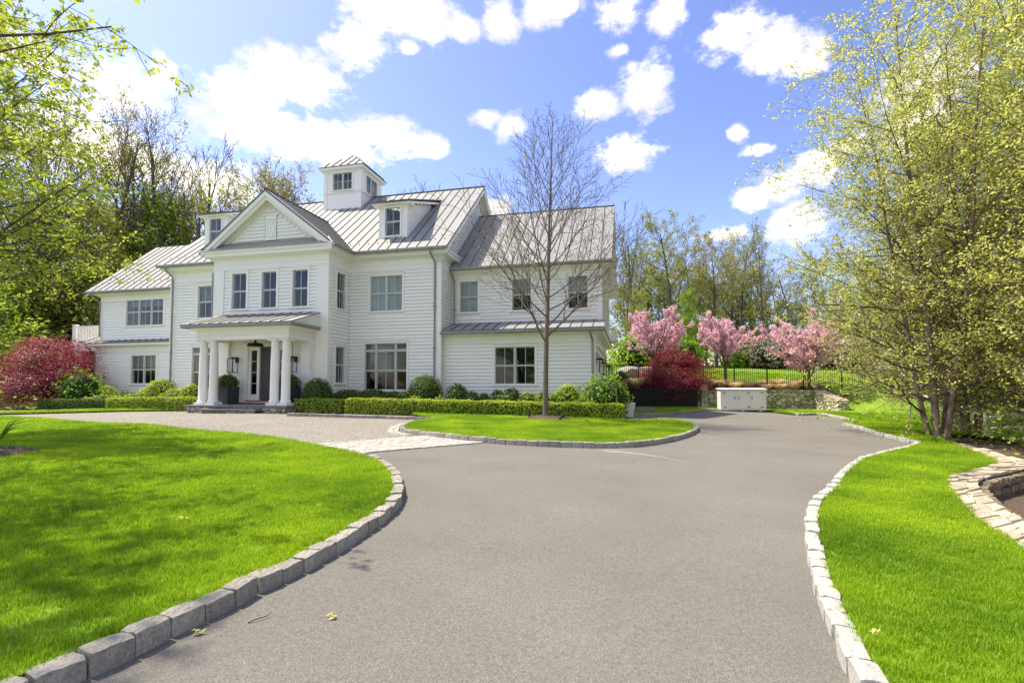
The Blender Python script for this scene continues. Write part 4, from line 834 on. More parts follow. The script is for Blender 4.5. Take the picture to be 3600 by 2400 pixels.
# ---- porch
PX0, PX1, PF = -9.49, -5.11, -3.2; FL = .57
plain('porch_floor', 'bluestone', lambda m: (m.box((PX0 - .22, PF - .36, FL - .06), (PX1 + .22, BV - .06, FL)), m.box((-8.62, PF - .74, FL - .19), (-5.98, PF - .361, FL - .13))))
plain('doorstep', 'door_wood', lambda m: (m.box((-8.5, BV - .32, FL + .001), (-6.1, BV - .06, FL + .06)), m.box((-8.32, BV - .16, FL + .11), (-6.28, BV + .02, FL + .15))))
plain('riser', 'white_trim', lambda m: m.box((-8.4, BV - .13, FL + .061), (-6.2, BV - .05, FL + .109)))
base = plain('porch_base', 'mortar', lambda m: (m.box((PX0 - .12, PF - .26, .05), (PX1 + .12, BV - .1, FL - .061)), m.box((-8.55, PF - .62, .05), (-6.05, PF - .27, FL - .20))))
colp = [(.205, .10), (.21, .14), (.205, .18), (.185, .19), (.185, .215), (.172, .25), (.170, .9), (.166, 1.4), (.156, 2.0), (.142, 2.43), (.142, 2.45), (.16, 2.455), (.16, 2.475), (.145, 2.48), (.145, 2.56), (.17, 2.60), (.185, 2.62)]
for x in (-9.28, -8.76, -5.84, -5.32):
    o = plain('column', 'white_trim', lambda m: m.lathe((x, PF + .16, FL), [(r, z * .985) for r, z in colp], 28)); o.data.polygons.foreach_set('use_smooth', [len(p.vertices) == 4 for p in o.data.polygons])
    plain('plinth', 'white_trim', lambda m: m.box((x - .225, PF - .065, FL + .001), (x + .225, PF + .385, FL + .10)), o); plain('capital', 'white_trim', lambda m: m.box((x - .21, PF - .05, FL + 2.58), (x + .21, PF + .37, FL + 2.635)), o)
    plain('flashing', 'gutter', lambda m: m.box((x - .215, PF - .055, FL + 2.636), (x + .215, PF + .375, FL + 2.645)), o)
EB, ET = FL + 2.65, 3.80
ent = [(-.30, EB), (.0, EB), (.0, EB + .16), (.02, EB + .18), (.0, EB + .2), (.0, EB + .36), (.04, EB + .38), (.07, EB + .44), (.22, EB + .48), (.26, EB + .5), (.27, EB + .56), (.30, ET), (-.30, ET)]
plain('porch_beam', 'white_trim', lambda m: m.sweep([(PX0, BV - .01), (PX0, PF), (PX1, PF), (PX1, BV - .01)], ent))
plain('porch_ceiling', 'white_trim', lambda m: m.box((PX0 + .2, PF + .2, EB + .10), (PX1 - .2, BV - .01, EB + .14)))
roof_slope([(PX0 - .42, PF - .44, 3.84), (PX1 + .42, PF - .44, 3.84), (PX1 + .38, BV - .01, 4.46), (PX0 - .38, BV - .01, 4.46)], .46, .03)
plain('porch_gable', 'white_trim', lambda m: (m.prism([(PX1 + .16, PF + .0, 3.82), (PX1 + .16, BV - .02, 3.82), (PX1 + .16, BV - .02, 4.40)], (.1, 0, 0)), m.prism([(PX0 - .16, PF + .0, 3.82), (PX0 - .16, BV - .02, 3.82), (PX0 - .16, BV - .02, 4.40)], (-.1, 0, 0)), vrake(m, PX1 + .28, PX1 + .36, PF - .38, 3.83, BV - .02, 4.43, .10)))
G([(PX0, BV - .02), (PX0, PF), (PX1, PF), (PX1, BV - .02)], 3.84 - 7.33, -.12)
# pilasters, door and sidelights
for a in (-9.66, -5.58):
    plain('pilaster', 'white_trim', lambda m: (m.box((a, BV - .16, FL), (a + .44, BV - .004, EB - .15)), m.box((a - .03, BV - .19, EB - .15), (a + .47, BV - .004, EB - .10)), m.box((a - .05, BV - .21, EB - .10), (a + .49, BV - .004, EB - .0))))
DZ = FL + .15
dr = plain('door_frame', 'white_trim', lambda m: (m.box((-8.52, BV - .07, FL), (-8.30, BV - .003, 3.05)), m.box((-6.30, BV - .07, FL), (-6.08, BV - .003, 3.05)), m.box((-8.52, BV - .07, 3.05), (-6.08, BV - .003, 3.22)), m.box((-7.78, BV - .05, DZ), (-7.70, BV + .1, 3.05)), m.box((-6.90, BV - .05, DZ), (-6.82, BV + .1, 3.05))))
dd = bevel(plain('door', 'grey_door', lambda m: m.box((-7.70, BV + .04, DZ), (-6.90, BV + .09, 3.02))), .005)
plain('handle', 'black_metal', lambda m: m.tube([(-7.0, BV + .03, DZ + .9), (-7.0, BV - .03, DZ + .95), (-7.0, BV - .03, DZ + 1.25), (-7.0, BV + .03, DZ + 1.3)], .012, 6), dd)
for a, b in ((-8.24, -7.80), (-6.80, -6.36)):
    o = plain('sidelight', 'white_trim', lambda m: (m.box((a - .06, BV + .01, DZ), (a + .07, BV + .08, 3.05)), m.box((b - .07, BV + .01, DZ), (b + .06, BV + .08, 3.05)), m.box((a + .07, BV + .01, DZ), (b - .07, BV + .08, DZ + .26)), m.box((a + .07, BV + .01, 2.9), (b - .07, BV + .08, 3.05)), *[m.box((a + .07, BV + .015, z), (b - .07, BV + .06, z + .02)) for z in (1.45, 1.93, 2.41)]))
    for z0, z1 in ((DZ + .26, 1.45), (1.47, 1.93), (1.95, 2.41), (2.43, 2.9)): plain('pane', 'glass', lambda m: m.add([(a + .07, BV + .04, z0), (b - .07, BV + .04, z0), (b - .07, BV + .04, z1), (a + .07, BV + .04, z1)], [(0, 1, 2, 3)]), o)
# ---- garage end wall with door bays
def gend(m):
    for a, b in ((.5, 1.5), (3.9, 4.6), (7.0, 7.7), (9.3, 9.9)): m.box((6.40, a, E0), (6.58, b, 3.2))
    m.box((6.40, .5, 2.75), (6.578, 9.9, 3.25)); m.box((6.40, .48, 3.25), (6.578, 9.9, 3.7))
plain('end_wall', 'white_paint', gend); plain('lintel', 'white_trim', lambda m: (m.box((6.58, .6, 2.75), (6.64, 9.8, 3.0)), m.box((6.58, .6, 3.0), (6.72, 9.8, 3.06))))
for a, b in ((1.5, 3.9), (4.6, 7.0), (7.7, 9.3)):
    o = plain('garage_door', 'white_trim', lambda m: m.box((6.30, a, .12), (6.34, b, 2.75)))
    for k in range(4): plain('panel', 'white_paint', lambda m: m.box((6.341, a + .06, .2 + k * .63), (6.36, b - .06, .2 + k * .63 + .55)), o)
plain('bracket_box', 'white_trim', lambda m: (m.box((6.82, 8.6, 3.9), (7.3, 10.2, 4.35))))
# ---- left side deck with railing
def deck():
    o = plain('deck', 'white_trim', lambda m: (m.box((-25.7, 3.4, 3.85), (-21.12, 6.5, 4.02)), m.box((-25.6, 3.5, 3.5), (-21.12, 3.65, 3.849))))
    for x in (-25.4, -23.2): plain('post', 'white_trim', lambda m: m.box((x - .1, 3.48, .2), (x + .1, 3.68, 3.5)), o)
    plain('newel', 'white_trim', lambda m: (m.box((-25.65, 3.42, 4.02), (-25.45, 3.62, 5.12)), m.box((-25.68, 3.39, 5.12), (-25.42, 3.65, 5.17))), o)
    plain('rail', 'white_trim', lambda m: (m.box((-25.45, 3.47, 5.0), (-21.2, 3.57, 5.07)), m.box((-25.45, 3.48, 4.12), (-21.2, 3.56, 4.17))), o)
    for i in range(35): plain('baluster', 'white_trim', lambda m: m.box((-25.38 + i * .12, 3.5, 4.17), (-25.34 + i * .12, 3.54, 5.0)), o)
deck()

# ================================================================== field-stone faces (cells of an irregular mosaic, each stone a piece)
def cells(w, h, size, seed, stretch=1.25):
    rg = random.Random(seed); n = max(3, int(w * h / (size * size))); pts = []
    for _ in range(n):
        best = None
        for _ in range(12):
            p = (rg.uniform(0, w), rg.uniform(0, h)); d = min([((p[0] - q[0]) / stretch) ** 2 + (p[1] - q[1]) ** 2 for q in pts] or [9])
            if best is None or d > best[0]: best = (d * rg.uniform(.5, 1), p)
        pts.append(best[1])
    out = []
    for i, p in enumerate(pts):
        poly = [(0, 0), (w, 0), (w, h), (0, h)]
        for q in sorted((q for j, q in enumerate(pts) if j != i), key=lambda q: (q[0] - p[0]) ** 2 + (q[1] - p[1]) ** 2)[:18]:
            mx, my = (p[0] + q[0]) / 2, (p[1] + q[1]) / 2; nx, ny = (q[0] - p[0]) / stretch ** 2, q[1] - p[1]; new = []
            # bisector in stretched metric
            f = lambda t: ((t[0] - mx) * nx + (t[1] - my) * ny)
            for k in range(len(poly)):
                a, b = poly[k], poly[(k + 1) % len(poly)]; fa, fb = f(a), f(b)
                if fa <= 0: new.append(a)
                if (fa < 0 < fb) or (fb < 0 < fa): t = fa / (fa - fb); new.append((a[0] + (b[0] - a[0]) * t, a[1] + (b[1] - a[1]) * t))
            poly = new
            if len(poly) < 3: break
        if len(poly) >= 3: out.append(poly)
    return out
def stone_face(parent, to_local, w, h, size, seed, depth=.06, gap=.012, mat='fieldstone', hmax=None):
    for poly in cells(w, h, size, seed):
        P = [Vector(p) for p in poly]; c = sum(P, Vector((0, 0))) / len(P)
        if hmax and c.y > hmax(c.x): continue
        Q = []
        for k in range(len(P)):
            a, b = P[k], P[(k + 1) % len(P)]
            if (b - a).length > .02: Q += [a.lerp(b, .22), a.lerp(b, .78)]
        if len(Q) < 4: continue
        R = (max((q - c).length for q in Q)); s0 = max(.6, 1 - gap / max(R, .03)); n = len(Q); dp = depth * random.uniform(.6, 1.25); vs = []
        for s, d in ((s0, -.02), (s0, dp * .35), (s0 * .88, dp * .8), (s0 * .55, dp)): vs += [to_local(*(c + (q - c) * s), d + random.uniform(-.15, .15) * dp * (d > 0)) for q in Q]
        fs = [(r * n + k, r * n + (k + 1) % n, (r + 1) * n + (k + 1) % n, (r + 1) * n + k) for r in range(3) for k in range(n)] + [tuple(range(3 * n, 4 * n))]
        o = MB().add(vs, fs).build('stone', mat, parent, True)
for x0, x1, v, sd in ((PX0 - .12, -8.56, PF - .26, 1), (-6.04, PX1 + .12, PF - .26, 2)): stone_face(base, lambda a, b, d: Vector((x0 + a, v - d, .14 + b)), x1 - x0, FL - .06 - .14, .20, sd, .05)
stone_face(base, lambda a, b, d: Vector((-8.55 + a, PF - .27 - d, FL - .13 + b)), 2.5, .07, .12, 3, .03); stone_face(base, lambda a, b, d: Vector((-8.55 + a, PF - .62 - d, .16 + b)), 2.5, FL - .20 - .16, .14, 4, .03)
stone_face(base, lambda a, b, d: Vector((PX1 + .12 + d, PF - .26 + a, .14 + b)), 1.4, FL - .2, .2, 5, .05)
# ================================================================== THINGS ROUND THE HOUSE
def hthing(name, u, v, w, label, cat, group=None, rz=0.0):
    p = hp(u, v, w); return empty(name, p, HROT + rz, label, cat, group)
def copy_thing(root, loc, rz, label=None, scale=None):
    r = root.copy(); COL.objects.link(r); r.location = loc; r.rotation_euler = (0, 0, rz)
    if scale is not None: r.scale = scale
    if label: r['label'] = label
    for ch in root.children:
        c = ch.copy(); COL.objects.link(c); c.parent = r
        for g in ch.children:
            d = g.copy(); COL.objects.link(d); d.parent = c
    return r
def lantern(root, s=1.0):
    """open box frame hung in front of a wall plate; local y- is away from the wall"""
    b = lambda a, c: ((a[0] * s, a[1] * s, a[2] * s), (c[0] * s, c[1] * s, c[2] * s))
    plain('wall_plate', 'black_metal', lambda m: (m.box(*b((-.09, -.02, .42), (.09, 0, .66))), m.box(*b((-.07, -.26, .60), (.07, -.02, .66)))), root)
    t = .011; x, y0, y1, z0, z1 = .14, -.40, -.12, 0, .60
    def fr(m):
        for xx in (-x, x):
            for yy in (y0, y1): m.box(*b((xx - t, yy - t, z0), (xx + t, yy + t, z1)))
        for zz in (z0, z1):
            for yy in (y0, y1): m.box(*b((-x + t, yy - t, zz - t), (x - t, yy + t, zz + t)))
            for xx in (-x, x): m.box(*b((xx - t, y0 + t, zz - t), (xx + t, y1 - t, zz + t)))
    plain('frame', 'black_metal', fr, root)
    plain('glass', 'glass_clear', lambda m: (m.add([(-x * s, y0 * s, .01), (x * s, y0 * s, .01), (x * s, y0 * s, .59 * s), (-x * s, y0 * s, .59 * s)], [(0, 1, 2, 3)]), m.add([(x * s, y0 * s, .01), (x * s, y1 * s, .01), (x * s, y1 * s, .59 * s), (x * s, y0 * s, .59 * s)], [(0, 1, 2, 3)])), root)
    plain('lamp_holder', 'black_metal', lambda m: m.tube([Vector((0, -.26, .60)) * s, Vector((0, -.26, .40)) * s], .02 * s, 8), root)
    plain('bulb', 'glass_clear', lambda m: m.lathe(Vector((0, -.26, .24)) * s, [(.005, 0), (.03 * s, .03 * s), (.035 * s, .08 * s), (.02 * s, .14 * s), (.015 * s, .16 * s)], 10), root)
L1 = hthing('wall_lantern', -8.86, BV - .03, 1.94, 'black open frame lantern on porch wall left of the front door', 'lantern', 'wall lanterns'); lantern(L1)
copy_thing(L1, hp(-5.90, BV - .03, 1.94), HROT, 'black open frame lantern on porch wall right of the front door')
for i, (v, lab) in enumerate(((1.0, 'black square lantern on the garage end pier next to the front corner'), (4.25, 'black square lantern on the second garage pier'), (7.35, 'black square lantern on the third garage pier'), (9.6, 'black square lantern on the far garage pier'))):
    g = copy_thing(L1, hp(6.62, v, 1.85), HROT + rad(90), lab); g['group'] = 'garage lanterns'
# pendant in the porch
pd = hthing('pendant_lamp', -7.3, -2.43, 3.0, 'black dome pendant lamp under the porch ceiling', 'lamp')
plain('shade', 'black_metal', lambda m: m.lathe((0, 0, 0), [(.315, 0), (.32, .02), (.30, .09), (.27, .13), (.10, .15), (.06, .17)], 28), pd); plain('stem', 'black_metal', lambda m: m.tube([(0, 0, .16), (0, 0, .32)], .045, 10), pd)
# planters either side of the door
def planter(root, w=.62, h=.74):
    t = .72 * w; plain('pot', 'planter_grey', lambda m: (m.hexa([(-w / 2, -w / 2, 0), (w / 2, -w / 2, 0), (w / 2, w / 2, 0), (-w / 2, w / 2, 0), (-w / 2 - .02, -w / 2 - .02, h), (w / 2 + .02, -w / 2 - .02, h), (w / 2 + .02, w / 2 + .02, h), (-w / 2 - .02, w / 2 + .02, h)])), root)
PL = hthing('planter', -8.78, -2.30, FL, 'dark grey square planter with clipped box left of the front door', 'planter', 'porch planters'); planter(PL)
PR = hthing('planter', -5.75, -2.30, FL, 'dark grey square planter with clipped box right of the front door', 'planter', 'porch planters'); planter(PR)
# white bin-like planter at the garage corner
wp = gpt(2214, 1466); WP = empty('white_planter', (wp.x, wp.y + .25, wp.z), HROT, 'small white tapered planter at the end of the box hedge by the garage', 'planter')
plain('pot', 'white_trim', lambda m: m.hexa([(-.20, -.2, 0), (.20, -.2, 0), (.20, .2, 0), (-.20, .2, 0), (-.27, -.27, .52), (.27, -.27, .52), (.27, .27, .52), (-.27, .27, .52)]), WP); plain('rim', 'white_trim', lambda m: m.box((-.29, -.29, .521), (.29, .29, .56)), WP)

# ---- field-stone retaining wall at the drive end
def retaining():
    x0, x1 = 3.0, 17.35; p0 = Vector((x0, float(wall_y(x0)) - .38)); p1 = Vector((x1, float(wall_y(x1)) - .38)); d = (p1 - p0).normalized(); L = (p1 - p0).length; ang = math.atan2(d.y, d.x)
    zb = -.06; top = 1.16
    R = empty('retaining_wall', (p0.x, p0.y, zb), ang, 'rounded field stone retaining wall behind the white bin cabinet', 'wall')
    plain('core', 'mortar', lambda m: m.box((0, 0, -.3), (L, .62, top - .06)), R)
    vis0 = 10.0 - x0 - .4
    stone_face(R, lambda a, b, dd: Vector((vis0 + a, -dd, b)), L - vis0, top - .07, .29, 21, .085, .012)
    stone_face(R, lambda a, b, dd: Vector((a, -dd, b + .75)), vis0, top - .82, .3, 22, .07, .012)
    s = 0
    while s < L:
        l = random.uniform(.35, .7); e = min(s + l, L)
        o = lay('cap_stone', random.choice(CAPS), R, ((s + e) / 2, .27, top - .03), 0, (e - s - .012, .72, .075), (random.uniform(-.02, .02), 0)); s = e
    # return coming forward, its top stepping down
    e0 = Vector((p1.x, p1.y)); e1 = Vector(gpt(2950, 1449).xy); dd_ = (e1 - e0); L2 = dd_.length; a2 = math.atan2(dd_.y, dd_.x); dn = dd_.normalized()
    R2 = empty('retaining_wall', (e0.x, e0.y, zb), a2, 'sunlit stone wall return stepping down into the grass slope', 'wall')
    hmax = lambda a: top - .07 - max(0, a - .3) / (L2 - .3) * .52
    plain('core', 'mortar', lambda m: m.hexa([(0, 0, -.3), (L2, 0, -.3), (L2, .55, -.3), (0, .55, -.3), (0, 0, hmax(0) - .04), (L2, 0, hmax(L2) - .04), (L2, .55, hmax(L2) - .04), (0, .55, hmax(0) - .04)]), R2)
    stone_face(R2, lambda a, b, q: Vector((a, -q, b)), L2, top - .07, .2, 23, .06, .012, hmax=hmax)
    stone_face(R2, lambda a, b, q: Vector((L2 + q, a, b)), .55, hmax(L2), .2, 24, .05, .012)
    n = 6
    for i in range(n):
        a, b = L2 * i / n, L2 * (i + 1) / n
        lay('cap_stone', random.choice(CAPS), R2, ((a + b) / 2, .26, hmax((a + b) / 2) + .02), 0, (b - a - .01, .66, .09), (0, .52 / L2))
    # pillar stones at the left end of the visible wall
    P = Vector(gpt(2471, 1437).xy); S_ = empty('stone_pillar', (P.x, P.y - .1, float(yard(P.x, P.y))), ang, 'narrow stacked stone pillar beside the meter boxes', 'pillar')
    for k in range(4): lay('stone', random.choice(FACE), S_, (0, 0, .17 + k * .34), 0, (.36, .4, .335))
CAPS = stone_variants('cap_stone', 5, 'flagstone', 1, .07, 12)
retaining()
# ---- meter boxes on the wall
mb_ = gpt(2492, 1436); M1 = empty('meter_box', (mb_.x, mb_.y - .02, .62), .1, 'small grey square electric box on the stone wall', 'meter box')
bevel(plain('case', 'meter_grey', lambda m: m.box((-.09, -.14, 0), (.09, .0, .26)), M1), .01); plain('conduit', 'meter_grey', lambda m: m.tube([(-.03, -.06, 0), (-.03, -.06, -.56)], .02, 8), M1)
mb_ = gpt(2499, 1436); M2 = empty('meter_box', (mb_.x + .12, mb_.y - .02, .50), .1, 'taller grey transformer box on the stone wall beside its twin', 'meter box')
bevel(plain('case', 'meter_grey', lambda m: m.box((-.13, -.18, 0), (.13, .0, .44)), M2), .012); plain('cable', 'black_metal', lambda m: m.tube([(.0, -.08, 0), (.03, -.1, -.2), (-.05, -.12, -.32), (.06, -.12, -.44)], .018, 6), M2)
# ---- white storage cabinet
c0_, c1_ = gpt(2545, 1447), gpt(2688, 1448); dv = (c1_ - c0_); CA = empty('storage_cabinet', (c0_.x + .03, c0_.y + .42, c0_.z), -.20, 'white wooden three door bin cabinet on the drive before the stone wall', 'cabinet')
CW = 2.16; CH_ = 1.10
plain('carcass', 'white_trim', lambda m: m.box((0, .02, .08), (CW, .92, CH_)), CA); bevel(plain('lid', 'white_trim', lambda m: m.hexa([(-.05, -.06, CH_ + .001), (CW + .05, -.06, CH_ + .001), (CW + .05, .97, CH_ + .04), (-.05, .97, CH_ + .04), (-.05, -.06, CH_ + .05), (CW + .05, -.06, CH_ + .05), (CW + .05, .97, CH_ + .10), (-.05, .97, CH_ + .10)]), CA), .008)
for k in range(3):
    x = .17 + k * (CW - .28) / 3; w = (CW - .28) / 3 - .07
    o = bevel(plain('door', 'white_paint', lambda m: m.box((x, -.012, .16), (x + w, .019, CH_ - .07)), CA), .006)
    hx = x + w - .06 if k == 0 else x + .06
    plain('handle', 'black_metal', lambda m: m.box((hx - .012, -.045, .62), (hx + .012, -.013, .76)), o)
    for z in (.2, CH_ - .17):
        sx = x if k == 0 else x + w; s = 1 if k == 0 else -1
        plain('hinge', 'black_metal', lambda m: (m.box((min(sx, sx + s * .11), -.022, z + .022), (max(sx, sx + s * .11), -.0125, z + .042)), m.box((min(sx - s * .03, sx), -.022, z), (max(sx - s * .03, sx), -.0125, z + .065))), o)
for x in (.2, CW / 2 - .05, CW - .3): plain('foot', 'white_trim', lambda m: m.box((x, .05, 0), (x + .1, .85, .079)), CA)
# ---- black privacy screen between garage and wall
f0, f1 = Vector((5.3, 26.5)), Vector((10.2, 27.55)); fd = f1 - f0; SCR = empty('screen_fence', (f0.x, f0.y, .08), math.atan2(fd.y, fd.x), 'solid black mesh screen fence behind the right red maple', 'fence')
n = 4
for k in range(n + 1): plain('post', 'black_metal', lambda m: m.box((fd.length * k / n - .04, -.04, 0), (fd.length * k / n + .04, .04, 1.2)), SCR)
for k in range(n): plain('panel', 'black_mesh', lambda m: m.box((fd.length * k / n + .045, -.012, .06), (fd.length * (k + 1) / n - .045, .012, 1.14)), SCR)
# ---- stone steps to the gate
sp = gpt(2240, 1458)
ST = empty('garden_steps', (sp.x, sp.y + .3, sp.z), HROT, 'two bluestone steps with pale risers leading to the black screen', 'steps')
for k in range(3): bevel(plain('step', 'bluestone', lambda m: m.box((-.7, .0 + k * .5, -.05), (.85, .0 + k * .5 + .49, .10 + k * .07)), ST), .01)
# ---- black picket fence along the terrace
def picket_fence():
    pts = [(5.5, 29.6), (7.6, 29.9), (9.7, 30.2), (11.75, 30.55), (13.55, 30.35), (15.45, 30.15), (17.5, 29.9), (19.6, 29.6), (21.6, 29.6), (23.6, 29.8)]
    root = empty('picket_fence', (0, 0, 0), 0, 'black metal picket fence along the terrace above the stone wall', 'fence')
    hz = 1.12; pm_ = MB().box((-.009, -.009, 0), (.009, .009, hz)).mesh('picket'); pm_.materials.append(MATS['black_metal'])
    po = MB().box((-.032, -.032, -.1), (.032, .032, hz + .08)).mesh('post'); po.materials.append(MATS['black_metal'])
    zg = lambda p: float(ground_z(p[0], p[1])) + .05
    for a, b in zip(pts[:-1], pts[1:]):
        A_, B_ = Vector(a), Vector(b); za, zb = zg(a), zg(b); o = link('post', po, None, root); o.location = (a[0], a[1], za); n = int((B_ - A_).length / .118)
        for i in range(1, n):
            p = A_.lerp(B_, i / n); o = link('picket', pm_, None, root); o.location = (p.x, p.y, za + (zb - za) * i / n + .03)
        for z in (.10, hz - .02): MB().hexa([(a[0], a[1] - .016, za + z), (b[0], b[1] - .016, zb + z), (b[0], b[1] + .016, zb + z), (a[0], a[1] + .016, za + z), (a[0], a[1] - .016, za + z + .03), (b[0], b[1] - .016, zb + z + .03), (b[0], b[1] + .016, zb + z + .03), (a[0], a[1] + .016, za + z + .03)]).build('rail', 'black_metal', root)
    o = link('post', po, None, root); o.location = (*pts[-1], zg(pts[-1]))
picket_fence()
# boulders behind the fence on the left
for i, (px, py, dp, s, lab) in enumerate(((2215, 1325, 33.5, (1.1, .8, .7), 'dark grey boulder behind the fence next to the garage'), (2245, 1322, 33.8, (1.2, .9, .8), 'tall pale boulder behind the fence near the garage'), (2272, 1324, 33.3, (1.4, .9, .7), 'long flat topped boulder behind the fence by the first pink cherry'))):
    p = at_depth(px, py, dp); bmx = bmesh.new(); bmesh.ops.create_icosphere(bmx, subdivisions=3, radius=1)
    rg = random.Random(i)
    dirs = [Vector((rg.gauss(0, 1), rg.gauss(0, 1), rg.gauss(0, 1))).normalized() for _ in range(9)]; cut = [rg.uniform(.38, .66) for _ in dirs]
    for v in bmx.verts:
        for dr_, ct in zip(dirs, cut):
            q = v.co.dot(dr_)
            if q > ct: v.co -= dr_ * (q - ct)
        v.co *= 1 + rg.uniform(-.015, .015)
    me = bpy.data.meshes.new('boulder'); bmx.to_mesh(me); bmx.free(); o = link('boulder', me, 'flagstone' if i else 'granite'); o.location = p; o.scale = s; o.location.z = float(ground_z(p.x, p.y)) + .12; tag(o, lab, 'boulder')
# ---- white rail fence beyond the birches
def rail_fence():
    root = empty('rail_fence', (0, 0, 0), 0, 'weathered white three rail fence climbing the slope behind the birches', 'fence'); pts = [Vector((25.5, 32.5, 0)), Vector((23.2, 28.6, 0)), Vector((21.0, 24.8, 0)), Vector((18.9, 21.2, 0)), Vector((16.9, 17.8, 0)), Vector((15.0, 14.5, 0))]
    for p in pts: p.z = float(ground_z(p.x, p.y))
    for p in pts: MB().box((p.x - .06, p.y - .06, p.z - .2), (p.x + .06, p.y + .06, p.z + 1.25)).build('post', 'rail_white', root)
    for a, b in zip(pts[:-1], pts[1:]):
        for z in (.30, .68, 1.06): MB().tube([a + Vector((0, 0, z)), b + Vector((0, 0, z))], .055, 6).build('rail', 'rail_white', root)
rail_fence()
# ---- two small spotlights in the grass by the young tree
def spot(p, rz, label, up):
    r = empty('garden_spotlight', (p.x, p.y, p.z + .12), rz, label, 'spotlight', 'tree spotlights')
    plain('stake', 'black_metal', lambda m: m.tube([(0, 0, -.1), (0, 0, .12)], .012, 6), r); plain('head', 'black_metal', lambda m: m.tube([(0, -.03, .08), (0, .02, .16), (0, .06, .24)] if up else [(-.08, 0, .04), (0, 0, .1), (.1, 0, .14)], [.03, .042, .045], 10), r)
spot(gpt(1860, 1483), 0, 'upright small black garden spotlight left of the young bare tree', True); spot(gpt(1973, 1490), .5, 'tilted small black garden spotlight right of the young bare tree', False)
# ---- bits lying on the lawn and drive
def litter(px, py, label, dz, s):
    p = gpt(px, py); r = random.Random(px); V = []; F = []
    for k in range(9):
        a = r.uniform(0, 6.28); x, y = r.uniform(-.05, .05) * s, r.uniform(-.035, .035) * s; l = r.uniform(.02, .045) * s; b = len(V); c_, s_ = math.cos(a), math.sin(a); z = r.uniform(.004, .03); w = l * .35
        V += [(x - c_ * l, y - s_ * l, .003), (x + s_ * w, y - c_ * w, z), (x + c_ * l, y + s_ * l, z * .6 + .004), (x - s_ * w, y + c_ * w, z)]; F.append((b, b + 1, b + 2, b + 3))
    me = bpy.data.meshes.new('fallen_leaf'); me.from_pydata(V, [], F); o = link('fallen_leaf', me, 'dry_leaf'); o.location = (p.x, p.y, p.z + dz); tag(o, label, 'leaf litter')
litter(640, 1874, 'pale yellow maple flower cluster lying on the left lawn', .12, .8); litter(1164, 2174, 'yellow green flower cluster fallen on the asphalt farther from the kerb', .004, .55); litter(700, 2232, 'yellow green flower cluster on the asphalt against the left kerb', .004, .5)
litter(3085, 2288, 'dry tan leaf lying on the right lawn', .085, .4)
tp = gpt(872, 2190); tw_ = MB().tube([(0, 0, .004), (.03, .02, .012), (.07, .06, .012), (.08, .09, .02)], [.003, .003, .0025, .0015], 5).build('fallen_twig', 'bark_dark'); tw_.location = tp; tag(tw_, 'small dark twig on the asphalt near the left kerb', 'twig')
# ================================================================== SHRUBS AND HEDGES
def leaf_quads(C, N, size, rg, aspect=.55, jitter=.7, cup=0.0):
    """diamond leaves at C, facing roughly N"""
    n = len(C); N = N + rg.normal(0, jitter, (n, 3)); N /= np.linalg.norm(N, axis=1, keepdims=True) + 1e-9
    R = rg.normal(0, 1, (n, 3)); T = np.cross(N, R); T /= np.linalg.norm(T, axis=1, keepdims=True) + 1e-9; B = np.cross(N, T)
    s = (size * rg.uniform(.65, 1.25, n))[:, None]; V = np.stack([C - T * s, C + B * s * aspect - N * s * cup, C + T * s, C - B * s * aspect - N * s * cup], 1).reshape(-1, 3)
    F = np.arange(n * 4).reshape(n, 4); return V, F
def leaves(name, C, N, size, mat, parent, rg, **k):
    V, F = leaf_quads(C, N, size, rg, **k); return link(name, npmesh(name, V, F), mat, parent)
def lump(P, seed, amp=.08, f=3.0):
    ph = np.random.default_rng(seed).uniform(0, 6.28, 9); x, y, z = P.T * f
    return amp * (np.sin(x + ph[0]) * np.sin(y * 1.1 + ph[1]) + .6 * np.sin(2.1 * x + ph[2]) * np.sin(1.9 * z + ph[3]) + .5 * np.sin(2.7 * y + ph[4] + z))
SEED = [100]
def ball(label, c, r, mat='hedge_dark', cat='shrub', n=None, size=.035, parent=None, group=None, flat=0.0, amp=.05, name='clipped_shrub', jitter=.6):
    """rounded shrub: dark inner body and a skin of small leaves; c = centre of base on the ground"""
    SEED[0] += 1; rg = np.random.default_rng(SEED[0]); rx, ry, rz = r; root = parent or empty(name, c, rg.uniform(0, 6), label, cat, group)
    n = n or int(800 * (rx * ry + rx * rz + ry * rz) / (size / .035) ** 2 * 2.6); D = rg.normal(0, 1, (n, 3)); D /= np.linalg.norm(D, axis=1, keepdims=True); D[:, 2] = np.maximum(D[:, 2], -.75)
    sc = np.array([rx, ry, rz]); P = D * sc * (1 + lump(D * 2, SEED[0], amp)[:, None] + rg.normal(0, .02, (n, 1))) * rg.uniform(.93, 1.03, (n, 1)); P[:, 2] += rz * .8; nn = D / sc; nn /= np.linalg.norm(nn, axis=1, keepdims=True)
    off = np.array([0, 0, 0.0]) if parent is None else np.array(c)
    leaves('foliage', P + off, nn, size, mat, root, rg, jitter=jitter)
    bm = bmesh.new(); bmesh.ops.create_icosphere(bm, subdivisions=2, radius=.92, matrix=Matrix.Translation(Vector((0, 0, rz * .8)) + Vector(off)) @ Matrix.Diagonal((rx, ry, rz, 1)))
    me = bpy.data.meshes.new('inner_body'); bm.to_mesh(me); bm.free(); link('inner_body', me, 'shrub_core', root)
    return root
